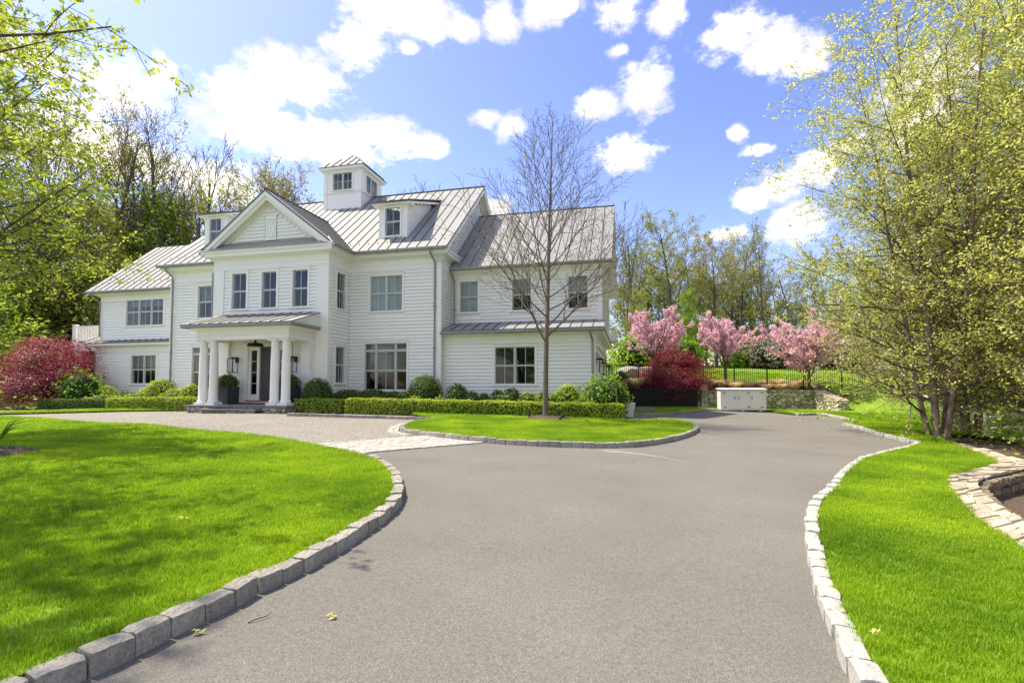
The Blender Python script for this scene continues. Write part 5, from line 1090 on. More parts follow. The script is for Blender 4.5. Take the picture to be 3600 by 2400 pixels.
def hedge(label, a, b, width, height, mat='hedge_leaf', dens=900, size=.034, group=None, zoff=.03):
    """clipped box hedge between plan points a and b (front edge line), growing back from it"""
    SEED[0] += 1; rg = np.random.default_rng(SEED[0]); a, b = Vector((a.x, a.y)), Vector((b.x, b.y)); d = b - a; L = d.length; z0 = float(yard(*a)); z1 = float(yard(*b))
    root = empty('box_hedge', (a.x, a.y, z0 + zoff), math.atan2(d.y, d.x), label, 'hedge', group); root.rotation_euler[1] = -math.atan2(z1 - z0, L)
    faces = [((L, height), lambda u, v: (u, 0 * u, v), (0, -1, .15), 1.0), ((L, width), lambda u, v: (u, v, 0 * u + height), (0, 0, 1), 1.15), ((width, height), lambda u, v: (0 * u, u, v), (-1, 0, .1), 1), ((width, height), lambda u, v: (0 * u + L, u, v), (1, 0, .1), 1), ((L, height), lambda u, v: (u, 0 * u + width, v), (0, 1, .1), .5)]
    PP = []; NN = []
    for (lu, lv), f, nr, k in faces:
        n = int(lu * lv * dens * k); u, v = rg.uniform(0, lu, n), rg.uniform(0, lv, n); P = np.stack(f(u, v), 1); nr = np.array(nr, float)
        P += nr * (lump(P, SEED[0], .025, 4.0) + rg.normal(0, .014, n) + .01)[:, None]
        # soft edges
        ez = np.clip((P[:, 2] - (height - .10)) / .10, 0, 1); P[:, 1] = np.where(P[:, 1] < width / 2, np.maximum(P[:, 1], .05 * ez ** 2), np.minimum(P[:, 1], width - .05 * ez ** 2)); PP.append(P); NN.append(np.tile(nr, (n, 1)))
    leaves('foliage', np.concatenate(PP), np.concatenate(NN), size, mat, root, rg, jitter=.65)
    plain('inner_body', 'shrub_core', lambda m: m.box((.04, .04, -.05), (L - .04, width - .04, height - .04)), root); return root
G1 = 'clipped box hedges before the house'
hedge('long low box hedge behind the young bare tree', hp(-2.75, -2.95), hp(7.75, -2.62), .75, .56, group=G1)
hedge('short box hedge directly right of the porch steps', hp(-5.0, -2.95), hp(-2.95, -2.9), .62, .50, group=G1)
hedge('long low box hedge left of the porch', hp(-15.4, -2.25), hp(-9.75, -2.55), .70, .56, group=G1)
hedge('dark low box hedge under the left red maple', hp(-20.6, -1.6), hp(-15.7, -1.75), .70, .50, 'hedge_dark', group=G1)
def on_v(px, py, v):
    """photo pixel -> plan point on a line parallel to the house front"""
    d = ray(px, py); o = Vector((0, 0, EYE)) - HOUSE_O; t = (v - o.dot(HV)) / d.dot(HV); p = Vector((0, 0, EYE)) + d * t; return p
def bush(label, vx, vy, rv, v, mat='hedge_dark', flat=1.0, name='clipped_shrub', **k):
    """vx, vy = centre in 2352-wide coordinates, rv = radius there"""
    p = on_v(vx * V2P, vy * V2P, v); s = 1.13 * rv * V2P / FPX * p.y; zg = float(yard(p.x, p.y)) + .02; rz = s * flat
    rz = max(rz, (p.z + s * flat - zg) / 1.78); return ball(label, (p.x, p.y, zg), (s, s * .95, rz), mat, name=name, **k)
bush('dark clipped ball shrub between porch corner and bay window', 729, 905, 31, -2.15)
bush('flat dark clipped mound under the tall bay side window', 800, 914, 38, -1.0, flat=.45); bush('flat dark clipped mound under the big triple window, first of two', 858, 913, 40, -.9, flat=.42); bush('flat dark clipped mound under the big triple window, nearer the downspout', 905, 913, 22, -.9, flat=.6)
bush('lime green low mound shrub left of the biggest ball shrub', 938, 914, 25, -1.3, 'hedge_lime', flat=.65, size=.045); bush('largest clipped ball shrub beneath the downspout', 977, 902, 36, -.85); bush('medium dark ball shrub at the left end of the garage wall', 1050, 910, 25, -.65)
bush('small dark mound shrub under the garage wall, first right of the ball', 1085, 918, 17, -.7); bush('small dark mound shrub under the garage wall, second right of the ball', 1112, 919, 15, -.7); bush('small dark mound shrub left of the garage window', 1142, 917, 19, -.7); bush('dark mound shrub beneath the left half of the garage window', 1175, 916, 22, -.7)
bush('lime mound shrub beneath the middle of the garage window', 1212, 919, 24, -.8, 'hedge_lime', flat=.7, size=.045); bush('lime mound shrub just left of the young tree trunk', 1246, 920, 19, -.8, 'hedge_lime', size=.045); bush('lime mound shrub hidden partly by the young tree trunk', 1275, 921, 18, -.8, 'hedge_lime', size=.045); bush('clipped green ball shrub right of the young tree trunk', 1304, 916, 29, -.75, 'hedge_leaf')
bush('loose bright green shrub at the garage corner', 1388, 905, 50, -.9, 'shrub_bright', flat=.7, name='leafy_shrub', amp=.16, size=.06, jitter=1.0); bush('low lime sprawling shrub in front of the garage corner shrub', 1345, 928, 24, -1.5, 'hedge_lime', flat=.6, size=.05, name='leafy_shrub', amp=.2, jitter=1.2)
bush('low lime sprawling shrub between the hedge and the ball shrubs', 1155, 926, 16, -1.5, 'hedge_lime', size=.05, name='leafy_shrub', amp=.2, jitter=1.2); bush('low lime sprawling shrub before the largest ball shrub', 955, 923, 22, -1.6, 'hedge_lime', flat=.55, size=.05, name='leafy_shrub', amp=.2, jitter=1.2); bush('low lime sprawling shrub right of the largest ball shrub', 1012, 925, 18, -1.6, 'hedge_lime', flat=.6, size=.05, name='leafy_shrub', amp=.2, jitter=1.2)
bush('broad silvery clipped mound under the left wing corner', 376, 895, 35, -.1, 'hedge_leaf', flat=.62); bush('low silvery mound shrub behind the left hedge near the porch', 412, 907, 34, -.6, 'hedge_leaf', flat=.4); bush('low green mound shrub left of the broad silvery mound', 338, 905, 20, .1, 'hedge_leaf', flat=.6)
bush('small clipped mound at the left house corner, first', 216, 902, 18, .2, 'hedge_leaf', flat=.7); bush('small clipped mound at the left house corner, second', 245, 903, 24, .3, 'hedge_leaf', flat=.6); bush('dark flat mound under the lower left window', 290, 909, 26, .6, 'hedge_dark', flat=.35)
bush('pale leafy perennials behind the left hedge', 240, 917, 30, -.6, 'hedge_lime', flat=.35, name='leafy_shrub', amp=.25, size=.06, jitter=1.3); bush('pale leafy perennials left of the porch columns', 325, 915, 36, -.7, 'hedge_lime', flat=.3, name='leafy_shrub', amp=.25, size=.06, jitter=1.3); bush('clipped shrub tucked behind the left porch columns', 440, 905, 22, -.9, 'hedge_leaf', flat=.9)
bush('leafy green shrub under the left red maple', 185, 890, 38, -.3, 'shrub_bright', flat=.85, name='leafy_shrub', amp=.25, size=.07, jitter=1.2)
ball(None, (0, 0, .62), (.44, .44, .36), 'hedge_dark', parent=PL, size=.03); ball(None, (0, 0, .62), (.44, .44, .36), 'hedge_dark', parent=PR, size=.03)
# dark evergreen ball on the terrace next to the garage
p = at_depth(2182, 1335, 29.6); ball('dark evergreen ball shrub on the terrace beside the garage', (p.x, p.y, 1.15), (.5, .5, .62), 'hedge_dark', size=.06)
# ---- tan ornamental grasses along the terrace
def grass_clump(seed):
    rg = np.random.default_rng(seed); n = 420; a = rg.uniform(0, 6.283, n); r0 = .10 * np.sqrt(rg.random(n)); lean = np.abs(rg.normal(.42, .25, n)); h = rg.uniform(.26, .46, n); w = .007
    cx, cy = np.cos(a), np.sin(a); b = np.stack([r0 * cx, r0 * cy, 0 * a], 1); m = b + np.stack([cx * lean * h * .55, cy * lean * h * .55, h * .65], 1); t = b + np.stack([cx * lean * h * 1.5, cy * lean * h * 1.5, h * (1 - .25 * lean)], 1); sd = np.stack([-cy * w, cx * w, 0 * a], 1)
    V = np.stack([b - sd, b + sd, m + sd, m - sd, t - sd * .3, t + sd * .3], 1).reshape(-1, 3); i = np.arange(n)[:, None] * 6; F = np.concatenate([i + [0, 1, 2, 3], i + [3, 2, 5, 4]]); me = npmesh('grass_clump', V, F); me.materials.append(MATS['straw']); return me
GC = [grass_clump(s) for s in (1, 2, 3)]; k_ = 0
for x, s in [(x + random.uniform(-.18, .18), s) for s in (.55, 1.35, 2.0) for x in np.arange(6.2 + s * .3, 18.9, .9 + s * .1)]:
    if random.random() < .1: continue
    y = float(wall_y(min(x, 17.6))) + s + random.uniform(-.2, .2) - max(0, x - 17.4) * 1.2; k_ += 1
    o = link('ornamental_grass', GC[k_ % 3], None); o.location = (x, y, float(ground_z(x, y)) + .0); o.rotation_euler = (0, 0, random.uniform(0, 6)); q = random.uniform(.95, 1.35); o.scale = (q * 1.15, q * 1.15, q * .95)
    o['kind'] = 'thing'; tag(o, 'tan clipped clump of ornamental grass on the terrace above the stone wall', 'grass clump', 'tan grass clumps on the terrace')
tb = [Vector((x, float(wall_y(x)) + .12)) for x in (3.5, 8, 13, 17.6)] + [Vector((18.9, 28.2)), Vector((18.9, 29.6))] + [Vector((x, float(wall_y(x)) + 2.2)) for x in (16, 12, 8, 3.5)]
def tz(x, y):
    return yard(x, y) + hill(np.minimum(x, 17.5), np.maximum(y, wall_y(np.minimum(x, 17.5)) + .31))
o = sheet('terrace_bed', tb, 'mulch', .0, zf=lambda x, y: max(float(tz(x, y)), float(ground_z(x, y))) - .02, cell=.6); tag(o, 'bark covered terrace bed above the stone wall', 'bed')
# strappy plant at the left lawn edge
sp_ = gpt(-6, 1572); rg = random.Random(3); m = MB()
for i in range(9):
    a = rg.uniform(-.5, 1.3); l = rg.uniform(.25, .5); m.tube([(0, 0, 0), (math.cos(a) * l * .25, math.sin(a) * .05, l * .5), (math.cos(a) * l * .6, math.sin(a) * .1, l * .85), (math.cos(a) * l, math.sin(a) * .15, l * .95)], [.012, .01, .007, .003], 4)
o = m.build('strap_leaf_plant', 'shrub_bright'); o.location = (sp_.x, sp_.y, sp_.z + .08); tag(o, 'dark strap leaved plant at the edge of the left mulch bed', 'plant')
# ================================================================== TREES
def perp(d, rg):
    a = Vector((rg.gauss(0, 1), rg.gauss(0, 1), rg.gauss(0, 1))); a = a - d * a.dot(d); return a.normalized()
def grow(levels, seed, start=(0, 0, 0), direction=(0, 0, 1), length=5.0, radius=.1, rmin=.0025):
    """recursive branching; returns segments (p0,p1,r0,r1,level) and twig points (pos, dir)"""
    rg = random.Random(seed); segs = []; tips = []; stack = [(Vector(start), Vector(direction).normalized(), length, radius, 0)]
    while stack:
        p, d, L, r, lv = stack.pop(); S = levels[lv]; n = S['seg']; pts = [p.copy()]; dirs = []; rs = []
        for i in range(n):
            d = (d + perp(d, rg) * S['wob'] + Vector((0, 0, 1)) * S['up']).normalized(); q = pts[-1] + d * (L / n)
            pts.append(q); dirs.append(d.copy())
        tp = S.get('taper', .25); rs = [max(r * (1 - (1 - tp) * i / n), rmin) for i in range(n + 1)]
        for i in range(n): segs.append((pts[i], pts[i + 1], rs[i], rs[i + 1], lv))
        if lv + 1 < len(levels):
            C = levels[lv + 1]; m = int(S['n'] * rg.uniform(.85, 1.15) * (1 if lv == 0 else min(1.3, .35 + .65 * L / S.get('ref', L)))); m = max(m, 1); az = rg.uniform(0, 6.28)
            for k in range(m):
                t = S['t0'] + (1 - S['t0']) * ((k + rg.uniform(.1, .9)) / m); x = t * n; i = min(int(x), n - 1); q = pts[i].lerp(pts[i + 1], x - i); dd = dirs[i]
                az += 2.4 + rg.uniform(-.5, .5); a1 = dd.cross(Vector((0, 0, 1))); a1 = a1.normalized() if a1.length > .05 else Vector((1, 0, 0)); a2 = dd.cross(a1)
                flat = S.get('flat', 0); pv = a1 * math.cos(az) + a2 * math.sin(az) * (1 - flat); pv = pv.normalized() if pv.length > .01 else a1
                an = rad(S['ang'] * rg.uniform(.8, 1.2) * (1 - S.get('angdrop', 0) * t)); cd = dd * math.cos(an) + pv * math.sin(an)
                shape = S['shape'](t) if 'shape' in S else (1 - .55 * t); cl = L * S['lr'] * shape * rg.uniform(.75, 1.2)
                rr = (rs[i] + (rs[i + 1] - rs[i]) * (x - i)) * S['rr'] * rg.uniform(.8, 1.1); stack.append((q, cd.normalized(), max(cl, .08), max(rr, .003), lv + 1))
        if lv >= len(levels) - 1 or (lv == len(levels) - 2 and S.get('leafy')):
            for i in range(n): tips.append((pts[i], pts[i + 1], dirs[i]))
    return segs, tips
def tubes(segs, kmin=3):
    P0 = np.array([s[0] for s in segs]); P1 = np.array([s[1] for s in segs]); R0 = np.array([s[2] for s in segs]); R1 = np.array([s[3] for s in segs]); out = []; base = 0; Vs = []; Fs = []
    D = P1 - P0; Ln = np.linalg.norm(D, axis=1, keepdims=True) + 1e-9; D = D / Ln; P1 = P1 + D * np.minimum(R1, .03)[:, None]
    for lo, hi, k in ((.045, 9, 8), (.012, .045, 5), (0, .012, kmin)):
        m = (R0 >= lo) & (R0 < hi)
        if not m.any(): continue
        d = D[m]; ref = np.where(np.abs(d[:, 2:3]) < .9, [[0, 0, 1.]], [[1., 0, 0]]); a = np.cross(d, ref); a /= np.linalg.norm(a, axis=1, keepdims=True); b = np.cross(d, a); n = m.sum()
        ang = np.arange(k) * 2 * np.pi / k; ring = a[:, None, :] * np.cos(ang)[None, :, None] + b[:, None, :] * np.sin(ang)[None, :, None]
        V = np.concatenate([P0[m][:, None] + ring * R0[m][:, None, None], P1[m][:, None] + ring * R1[m][:, None, None]], 1).reshape(-1, 3); i = np.arange(n)[:, None, None] * 2 * k; j = np.arange(k)
        F = np.stack([j, (j + 1) % k, (j + 1) % k + k, j + k], 1)[None] + i; Vs.append(V); Fs.append(F.reshape(-1, 4) + base); base += len(V)
    return np.concatenate(Vs), np.concatenate(Fs)
def smooth(me): me.polygons.foreach_set('use_smooth', [True] * len(me.polygons)); return me
def twig_leaves(tips, per, size, seed, spread=.04, droop=0.0, aspect=.55, zmin=None, up=.4, keep=None):
    rg = np.random.default_rng(seed); P0 = np.array([t[0] for t in tips]); P1 = np.array([t[1] for t in tips])
    n = len(P0); cnt = rg.poisson(per, n); idx = np.repeat(np.arange(n), cnt); f = rg.random(len(idx))[:, None]; C = P0[idx] * (1 - f) + P1[idx] * f + rg.normal(0, spread, (len(idx), 3)); C[:, 2] -= droop * rg.random(len(idx))
    if keep is not None: C = C[keep(C, rg)]
    N = rg.normal(0, 1, (len(C), 3)); N[:, 2] = np.abs(N[:, 2]) + up; return leaf_quads(C, N, size, rg, aspect=aspect, jitter=.2)
def tree_meshes(name, levels, seed, length, radius, bark, leaf, per, size, stems=None, prune=None, dark=False, rmin=.0025, **lk):
    segs, tips = [], []
    for i, (st, dr, L, r) in enumerate(stems or [((0, 0, 0), (0, 0, 1), length, radius)]):
        a, b = grow(levels, seed + i * 31, st, dr, L, r, rmin); segs += a; tips += b
    if prune: segs = [q for q in segs if not prune(q[1])]; tips = [q for q in tips if not prune(q[1])]
    limbs = None
    if dark:
        V, F = tubes([q for q in segs if q[4] > 0]); limbs = smooth(npmesh('branches', V, F)); limbs.materials.append(MATS['bark_twig'])
    V, F = tubes([q for q in segs if q[4] == 0 or not dark]); wood = smooth(npmesh('trunk', V, F)); wood.materials.append(MATS[bark]); crown = None
    if leaf:
        V, F = twig_leaves(tips, per, size, seed + 5, **lk); crown = npmesh('crown', V, F); crown.materials.append(MATS[leaf])
    return (wood, crown, limbs) if dark else (wood, crown, segs, tips)
def plant_tree(name, ms, loc, rz, sc, label, group=None, cat='tree'):
    r = empty(name, loc, rz, label, cat, group); r.scale = sc if isinstance(sc, tuple) else (sc, sc, sc)
    link('trunk', ms[0], None, r)
    if ms[1]: link('crown', ms[1], None, r)
    if len(ms) > 2 and isinstance(ms[2], bpy.types.Mesh): link('branches', ms[2], None, r)
    return r
GZ = lambda x, y: float(ground_z(x, y)) - .05

# ---- young bare tree on the peninsula lawn
shp = lambda t: .25 + 1.0 * math.sin(min(1, (t + .18)) * math.pi * .80)
young = [dict(seg=14, wob=.018, up=.02, n=48, t0=.25, ang=66, angdrop=.5, lr=.42, rr=.44, shape=lambda t: max(.16, 1.05 - .90 * (max(0, t - .25) / .75) ** 1.25), taper=.12),
         dict(seg=7, wob=.06, up=.065, n=11, t0=.2, ang=40, lr=.48, rr=.62, ref=2.4, taper=.2, shape=lambda t: 1.1 - .65 * t),
         dict(seg=4, wob=.09, up=.03, n=5, t0=.25, ang=40, lr=.45, rr=.6, ref=1.0, taper=.3), dict(seg=2, wob=.1, up=.03, n=0, t0=.2, ang=30, lr=.4, rr=.6)]
w_, c_, sg_, tp_ = tree_meshes('young', young, 42, 10.6, .108, 'bark_smooth', 'bud_leaf', .13, .036, rmin=.0055, spread=.03, keep=lambda C, rg: rg.random(len(C)) < np.clip(1.15 - C[:, 2] * .12 + (C[:, 0] < -.5) * .25, .12, 1))
plant_tree('young_tree', (w_, c_), (TREE_P.x, TREE_P.y, TREE_P.z + .08), 0, .96, 'young nearly bare tree with budding leaves on the drive peninsula lawn')

# ---- red japanese maples
def maple(seed, h, spread):
    lv = [dict(seg=4, wob=.12, up=.0, n=7, t0=.35, ang=52, lr=1.5, rr=.62, taper=.7, shape=lambda t: 1), dict(seg=6, wob=.16, up=-.01, n=7, t0=.25, ang=48, lr=.5, rr=.55, ref=1.3, flat=.35), dict(seg=4, wob=.16, up=-.02, n=4, t0=.2, ang=45, lr=.5, rr=.6, ref=.7, flat=.5), dict(seg=2, wob=.15, up=-.03, n=0, t0=.2, ang=30, lr=.4, rr=.6)]
    segs, tips = [], []
    for i in range(3):
        a, b = grow(lv, seed + i, (0, 0, 0), (math.cos(i * 2.1 + seed) * .35, math.sin(i * 2.1 + seed) * .35, 1), h * .36, .075); segs += a; tips += b
    V, F = tubes(segs); wood = smooth(npmesh('trunk', V, F)); wood.materials.append(MATS['bark_dark'])
    # leaf pads filling an uneven dome, hanging low at the rim
    rg = np.random.default_rng(seed); n = 300; a = rg.uniform(0, 6.283, n); el = np.arcsin(rg.uniform(-.72, 1, n)); rr = rg.uniform(.62, 1.0, n) ** .6
    R = spread * (1 + .16 * np.sin(3 * a + seed) + .08 * np.sin(7 * a)); hh = h * .52
    C = np.stack([np.cos(a) * np.cos(el) * R * rr, np.sin(a) * np.cos(el) * R * rr, h * .46 + np.sin(el) * (hh + h * .02) * rr], 1); C = np.concatenate([C, np.array([t[1] for t in tips])[::3]])
    C = C[C[:, 2] > .35]; k = 46; P = np.repeat(C, k, 0); o = rg.normal(0, 1, (len(P), 3)) * np.array([.21, .21, .065]) * (h / 3.1); o[:, 2] -= .25 * (o[:, 0] ** 2 + o[:, 1] ** 2); P = P + o
    N = np.stack([P[:, 0] * .5, P[:, 1] * .5, np.full(len(P), 1.2)], 1); V, F = leaf_quads(P, N, .052, rg, aspect=.42, jitter=.55); cr = npmesh('crown', V, F); cr.materials.append(MATS['maple_leaf']); return wood, cr
mp1 = maple(5, 3.5, 1.5)
plant_tree('red_maple', mp1, (MAPLE_P.x, MAPLE_P.y, float(yard(MAPLE_P.x, MAPLE_P.y)) + .08), .6, 1.0, 'round dark red leaved maple before the black screen and cherry trees', 'red maples')
pm2 = on_v(192, 1400, .3); lx = Vector((pm2.x, pm2.y)); mp2 = maple(9, 4.1, 2.25)
plant_tree('red_maple', mp2, (lx.x, lx.y, float(yard(lx.x, lx.y))), 1.2, 1.0, 'large dark red leaved maple at the left end of the house', 'red maples')

# ---- pink flowering cherries on the terrace
def cherry(seed, h=4.7):
    lv = [dict(seg=5, wob=.03, up=.02, n=13, t0=.60, ang=37, lr=1.2, rr=.55, taper=.75, shape=lambda t: 1), dict(seg=6, wob=.09, up=.05, n=7, t0=.18, ang=34, lr=.55, rr=.55, ref=2.2), dict(seg=4, wob=.12, up=.07, n=3, t0=.2, ang=32, lr=.5, rr=.6, ref=1.0), dict(seg=3, wob=.1, up=.06, n=0, t0=.2, ang=30, lr=.4, rr=.6)]
    segs, tips = grow(lv, seed, (0, 0, 0), (.02, 0, 1), h * .42, .095); V, F = tubes(segs); wood = smooth(npmesh('trunk', V, F)); wood.materials.append(MATS['bark_cherry'])
    t2 = [t for t in tips]; rg = np.random.default_rng(seed)
    P0 = np.array([t[0] for t in t2] + [s[0] for s in segs if s[4] == 2]); P1 = np.array([t[1] for t in t2] + [s[1] for s in segs if s[4] == 2]); cnt = rg.poisson(2.3, len(P0)); idx = np.repeat(np.arange(len(P0)), cnt); f = rg.random((len(idx), 1)); C = P0[idx] * (1 - f) + P1[idx] * f
    k = 9; P = np.repeat(C, k, 0) + rg.normal(0, .055, (len(C) * k, 3)); V, F = leaf_quads(P, rg.normal(0, 1, P.shape), .04, rg, aspect=.9, jitter=.1); cr = npmesh('crown', V, F); cr.materials.append(MATS['blossom']); return wood, cr
ch = [cherry(s) for s in (3, 14, 23)]
for i, (x, y, z, lab) in enumerate(((8.75, 30.6, 6.2, 'pink blossoming cherry behind the right red maple'), (12.9, 30.0, 6.1, 'pink blossoming cherry above the white bin cabinet'), (17.5, 29.2, 6.1, 'pink blossoming cherry above the right end of the stone wall'))):
    gz = GZ(x, y); zmax = max(v.co.z for v in ch[i][1].vertices); plant_tree('cherry_tree', ch[i], (x, y, gz), i * 2.0, (z - gz) / zmax, lab, 'pink cherries on the terrace')

# ---- birches close to the camera on the right
def birch(seed, stems, h, leafper, size, leaf='birch_leaf', bark='bark_birch', reach=.40, t0=.06, prune=None):
    lv = [dict(seg=12, wob=.035, up=.03, n=34, t0=t0, ang=76, angdrop=.25, lr=reach, rr=.46, taper=.12, shape=lambda t: 1.08 - .75 * t),
          dict(seg=8, wob=.07, up=.02, n=12, t0=.12, ang=46, lr=.44, rr=.58, ref=3.5, flat=.45, taper=.2, shape=lambda t: 1.1 - .6 * t), dict(seg=5, wob=.10, up=-.02, n=5, t0=.12, ang=44, lr=.42, rr=.7, ref=1.3, flat=.3, leafy=True), dict(seg=2, wob=.12, up=-.04, n=0, t0=.2, ang=30, lr=.4, rr=.6)]
    return tree_meshes('birch', lv, seed, h, .11, bark, leaf, leafper, size, stems=stems, prune=prune, dark=True, rmin=.004, spread=.045, droop=.05, aspect=.6)
b1 = birch(11, [((-.12, 0, 0), (.03, .05, 1), 13.0, .085), ((.12, .1, 0), (.20, .1, 1), 12.5, .08), ((0, -.12, 0), (.08, -.16, 1), 11.5, .075), ((-.2, .15, 0), (-.16, .12, 1), 9.5, .07)], 12, 3.5, .035, reach=.41, prune=lambda p: p.x < -(2.0 + .21 * p.z))
b2 = birch(77, [((-.1, 0, 0), (-.06, -.08, 1), 13.5, .09), ((.1, .05, 0), (.14, .12, 1), 13, .085), ((0, .15, 0), (-.1, .2, 1), 11, .075)], 13, 3.8, .035, reach=.36, prune=lambda p: p.x * p.x + p.y * p.y > 11.0)
BG = 'birches behind the flat stone wall'
bp = gpt(3313, 1546); plant_tree('birch_tree', b1, (bp.x, bp.y, float(bed_z(bp.x, bp.y))), 0, 1.0, 'multi stemmed birch at the edge of the mulch bed beside the flat stone wall', BG)
b_lab = ['birch growing directly behind the stemmed birch beside the flat wall', 'birch rooted in the sunken mulch bed, limbs arching over the wall', 'birch nearest the curved corner of the flat stone wall', 'birch between the mulch bed and the white rail fence', 'birch beside the lower stretch of the white rail fence', 'birch on the far side of the white rail fence', 'birch next to the upper stretch of the white rail fence', 'birch in the rough ground beyond the white rail fence', 'birch standing deep in the mulch bed', 'birch at the back of the mulch bed ground cover', 'birch on the grass slope above the rail fence']
for (x, y, rz, s, bb), lab in zip(((13.8, 15.0, 1.9, 1.05, b2), (13.2, 9.8, .6, 1.0, b2), (10.9, 6.6, 2.6, 1.0, b2), (15.2, 12.4, 3.9, 1.05, b1), (17.2, 19.5, 5.0, 1.05, b2), (17.6, 16.0, 2.2, 1.1, b1), (21.2, 22.5, .9, 1.05, b2), (21.5, 18.0, 4.2, 1.2, b1), (19.0, 13.5, .3, 1.2, b2)), b_lab):
    plant_tree('birch_tree', bb, (x, y, float(bed_z(x, y)) if y < 17 else GZ(x, y)), rz, s, lab, BG)
# ---- the same kind of tree overhanging from the left
b3 = birch(141, [((0, 0, 0), (.10, .02, 1), 10.5, .13), ((-.15, .1, 0), (-.12, .12, 1), 10, .12)], 10.5, 4.2, .042, leaf='left_leaf', bark='bark_dark', reach=.44, t0=.27)
for x, y, rz, s, lab in ((-11.2, 9.4, .4, 1.0, 'bright green leaved tree beside the left mulch bed, branches reaching in'), (-7.7, 4.3, 2.2, 1.0, 'bright green leaved tree at the near left edge casting dappled shade on the lawn')):
    plant_tree('overhanging_tree', b3, (x, y, GZ(x, y)), rz, s, lab, 'bright leaved trees at the left edge')

# ---- woodland behind
def forest_tree(seed, h, kind):
    if kind == 'oak':
        lv = [dict(seg=10, wob=.06, up=.03, n=15, t0=.38, ang=60, angdrop=.35, lr=.50, rr=.5, taper=.2, shape=lambda t: 1.05 - .55 * t), dict(seg=7, wob=.17, up=.035, n=9, t0=.2, ang=42, lr=.5, rr=.55, ref=6), dict(seg=5, wob=.17, up=.03, n=7, t0=.2, ang=42, lr=.5, rr=.6, ref=3), dict(seg=3, wob=.15, up=.02, n=0, t0=.2, ang=30, lr=.4, rr=.6)]
        return lv
    if kind == 'bare':
        lv = [dict(seg=10, wob=.05, up=.03, n=13, t0=.34, ang=34, angdrop=.2, lr=.46, rr=.5, taper=.2, shape=lambda t: 1.1 - .6 * t), dict(seg=7, wob=.09, up=.07, n=10, t0=.2, ang=32, lr=.5, rr=.55, ref=6), dict(seg=5, wob=.1, up=.06, n=8, t0=.2, ang=30, lr=.5, rr=.6, ref=3), dict(seg=3, wob=.1, up=.05, n=0, t0=.2, ang=30, lr=.4, rr=.6)]
        return lv
    return [dict(seg=8, wob=.05, up=.03, n=22, t0=.12, ang=60, angdrop=.35, lr=.36, rr=.45, taper=.2, shape=lambda t: 1.1 - .8 * t), dict(seg=5, wob=.12, up=.03, n=8, t0=.2, ang=45, lr=.5, rr=.55, ref=3), dict(seg=4, wob=.15, up=.01, n=3, t0=.2, ang=45, lr=.5, rr=.6, ref=1.5), dict(seg=2, wob=.15, up=0, n=0, t0=.2, ang=30, lr=.4, rr=.6)]
FT = {}
for key, kind, seed, leaf, per, size in (('oak1', 'oak', 201, 'oak_leaf', 4.0, .12), ('oak2', 'oak', 218, 'olive_leaf', 4.0, .12), ('oak3', 'oak', 239, 'oak_leaf', 1.6, .11), ('bare1', 'bare', 251, 'oak_leaf', .28, .10), ('bare2', 'bare', 266, 'olive_leaf', .5, .10), ('leafy1', 'leafy', 271, 'fresh_leaf', 8, .13), ('leafy2', 'leafy', 283, 'olive_leaf', 7.5, .13), ('leafy3', 'leafy', 297, 'deep_leaf', 8, .13)):
    FT[key] = tree_meshes(key, forest_tree(seed, 20, kind), seed, 20 if kind != 'leafy' else 12, .34 if kind != 'leafy' else .16, 'bark_grey', leaf, per, size, spread=.22 if kind != 'leafy' else .28, up=.2, rmin=.014)[:2]
HT = {k: max(v.co.z for v in (m[1] or m[0]).vertices) for k, m in FT.items()}
def wood_at(vx, vy, depth, key, rz, label, group, name='woodland_tree', wide=1.0):
    """tree whose top shows at (vx, vy) in 2352-wide picture coordinates when it stands at this depth"""
    p = at_depth(vx * V2P, vy * V2P, depth); gz = GZ(p.x, p.y) if p.x > 0 else float(yard(p.x, min(p.y, 40))) - .1; s = (p.z - gz) / HT[key]
    plant_tree(name, FT[key], (p.x, p.y, gz), rz, (s * wide, s * wide, s), label, group)
LB = 'woodland trees behind the house'; RB = 'woodland trees behind the terrace'
for i, (vx, vy, d, k, wd) in enumerate(((390, 230, 44, 'bare1', 1.05), (325, 285, 47, 'bare2', 1.0), (455, 290, 50, 'bare1', 1.0), (425, 330, 56, 'bare2', 1.0), (500, 350, 58, 'bare1', .9))): wood_at(vx, vy, d, k, i * 1.9, 'tall leafless grey tree rising behind the left roof wing', LB, wide=wd)
for i, (vx, vy, d, k, wd) in enumerate(((560, 330, 52, 'oak3', .9), (660, 365, 54, 'oak1', .9), (715, 395, 57, 'oak3', .9), (610, 385, 60, 'oak2', .9))): wood_at(vx, vy, d, k, i * 1.3 + .4, 'budding oak with twisting limbs behind the front gable and cupola', LB, wide=wd)
for i, (vx, vy, d, k, wd) in enumerate(((985, 408, 62, 'bare2', .9), (925, 440, 66, 'bare2', .8))): wood_at(vx, vy, d, k, i * 2.0, 'far tree top peeping over the main roof ridge', LB, wide=wd)
for i, (vx, vy, d, k, wd) in enumerate(((215, 165, 42, 'oak3', .7), (120, 200, 40, 'bare2', .9), (30, 190, 44, 'oak2', .9), (270, 300, 46, 'oak2', .8), (170, 270, 48, 'oak1', .9), (60, 300, 38, 'oak3', .9))): wood_at(vx, vy, d, k, i * 1.7, 'tall budding tree towering over the wood left of the house', 'tall trees left of the house', wide=wd)
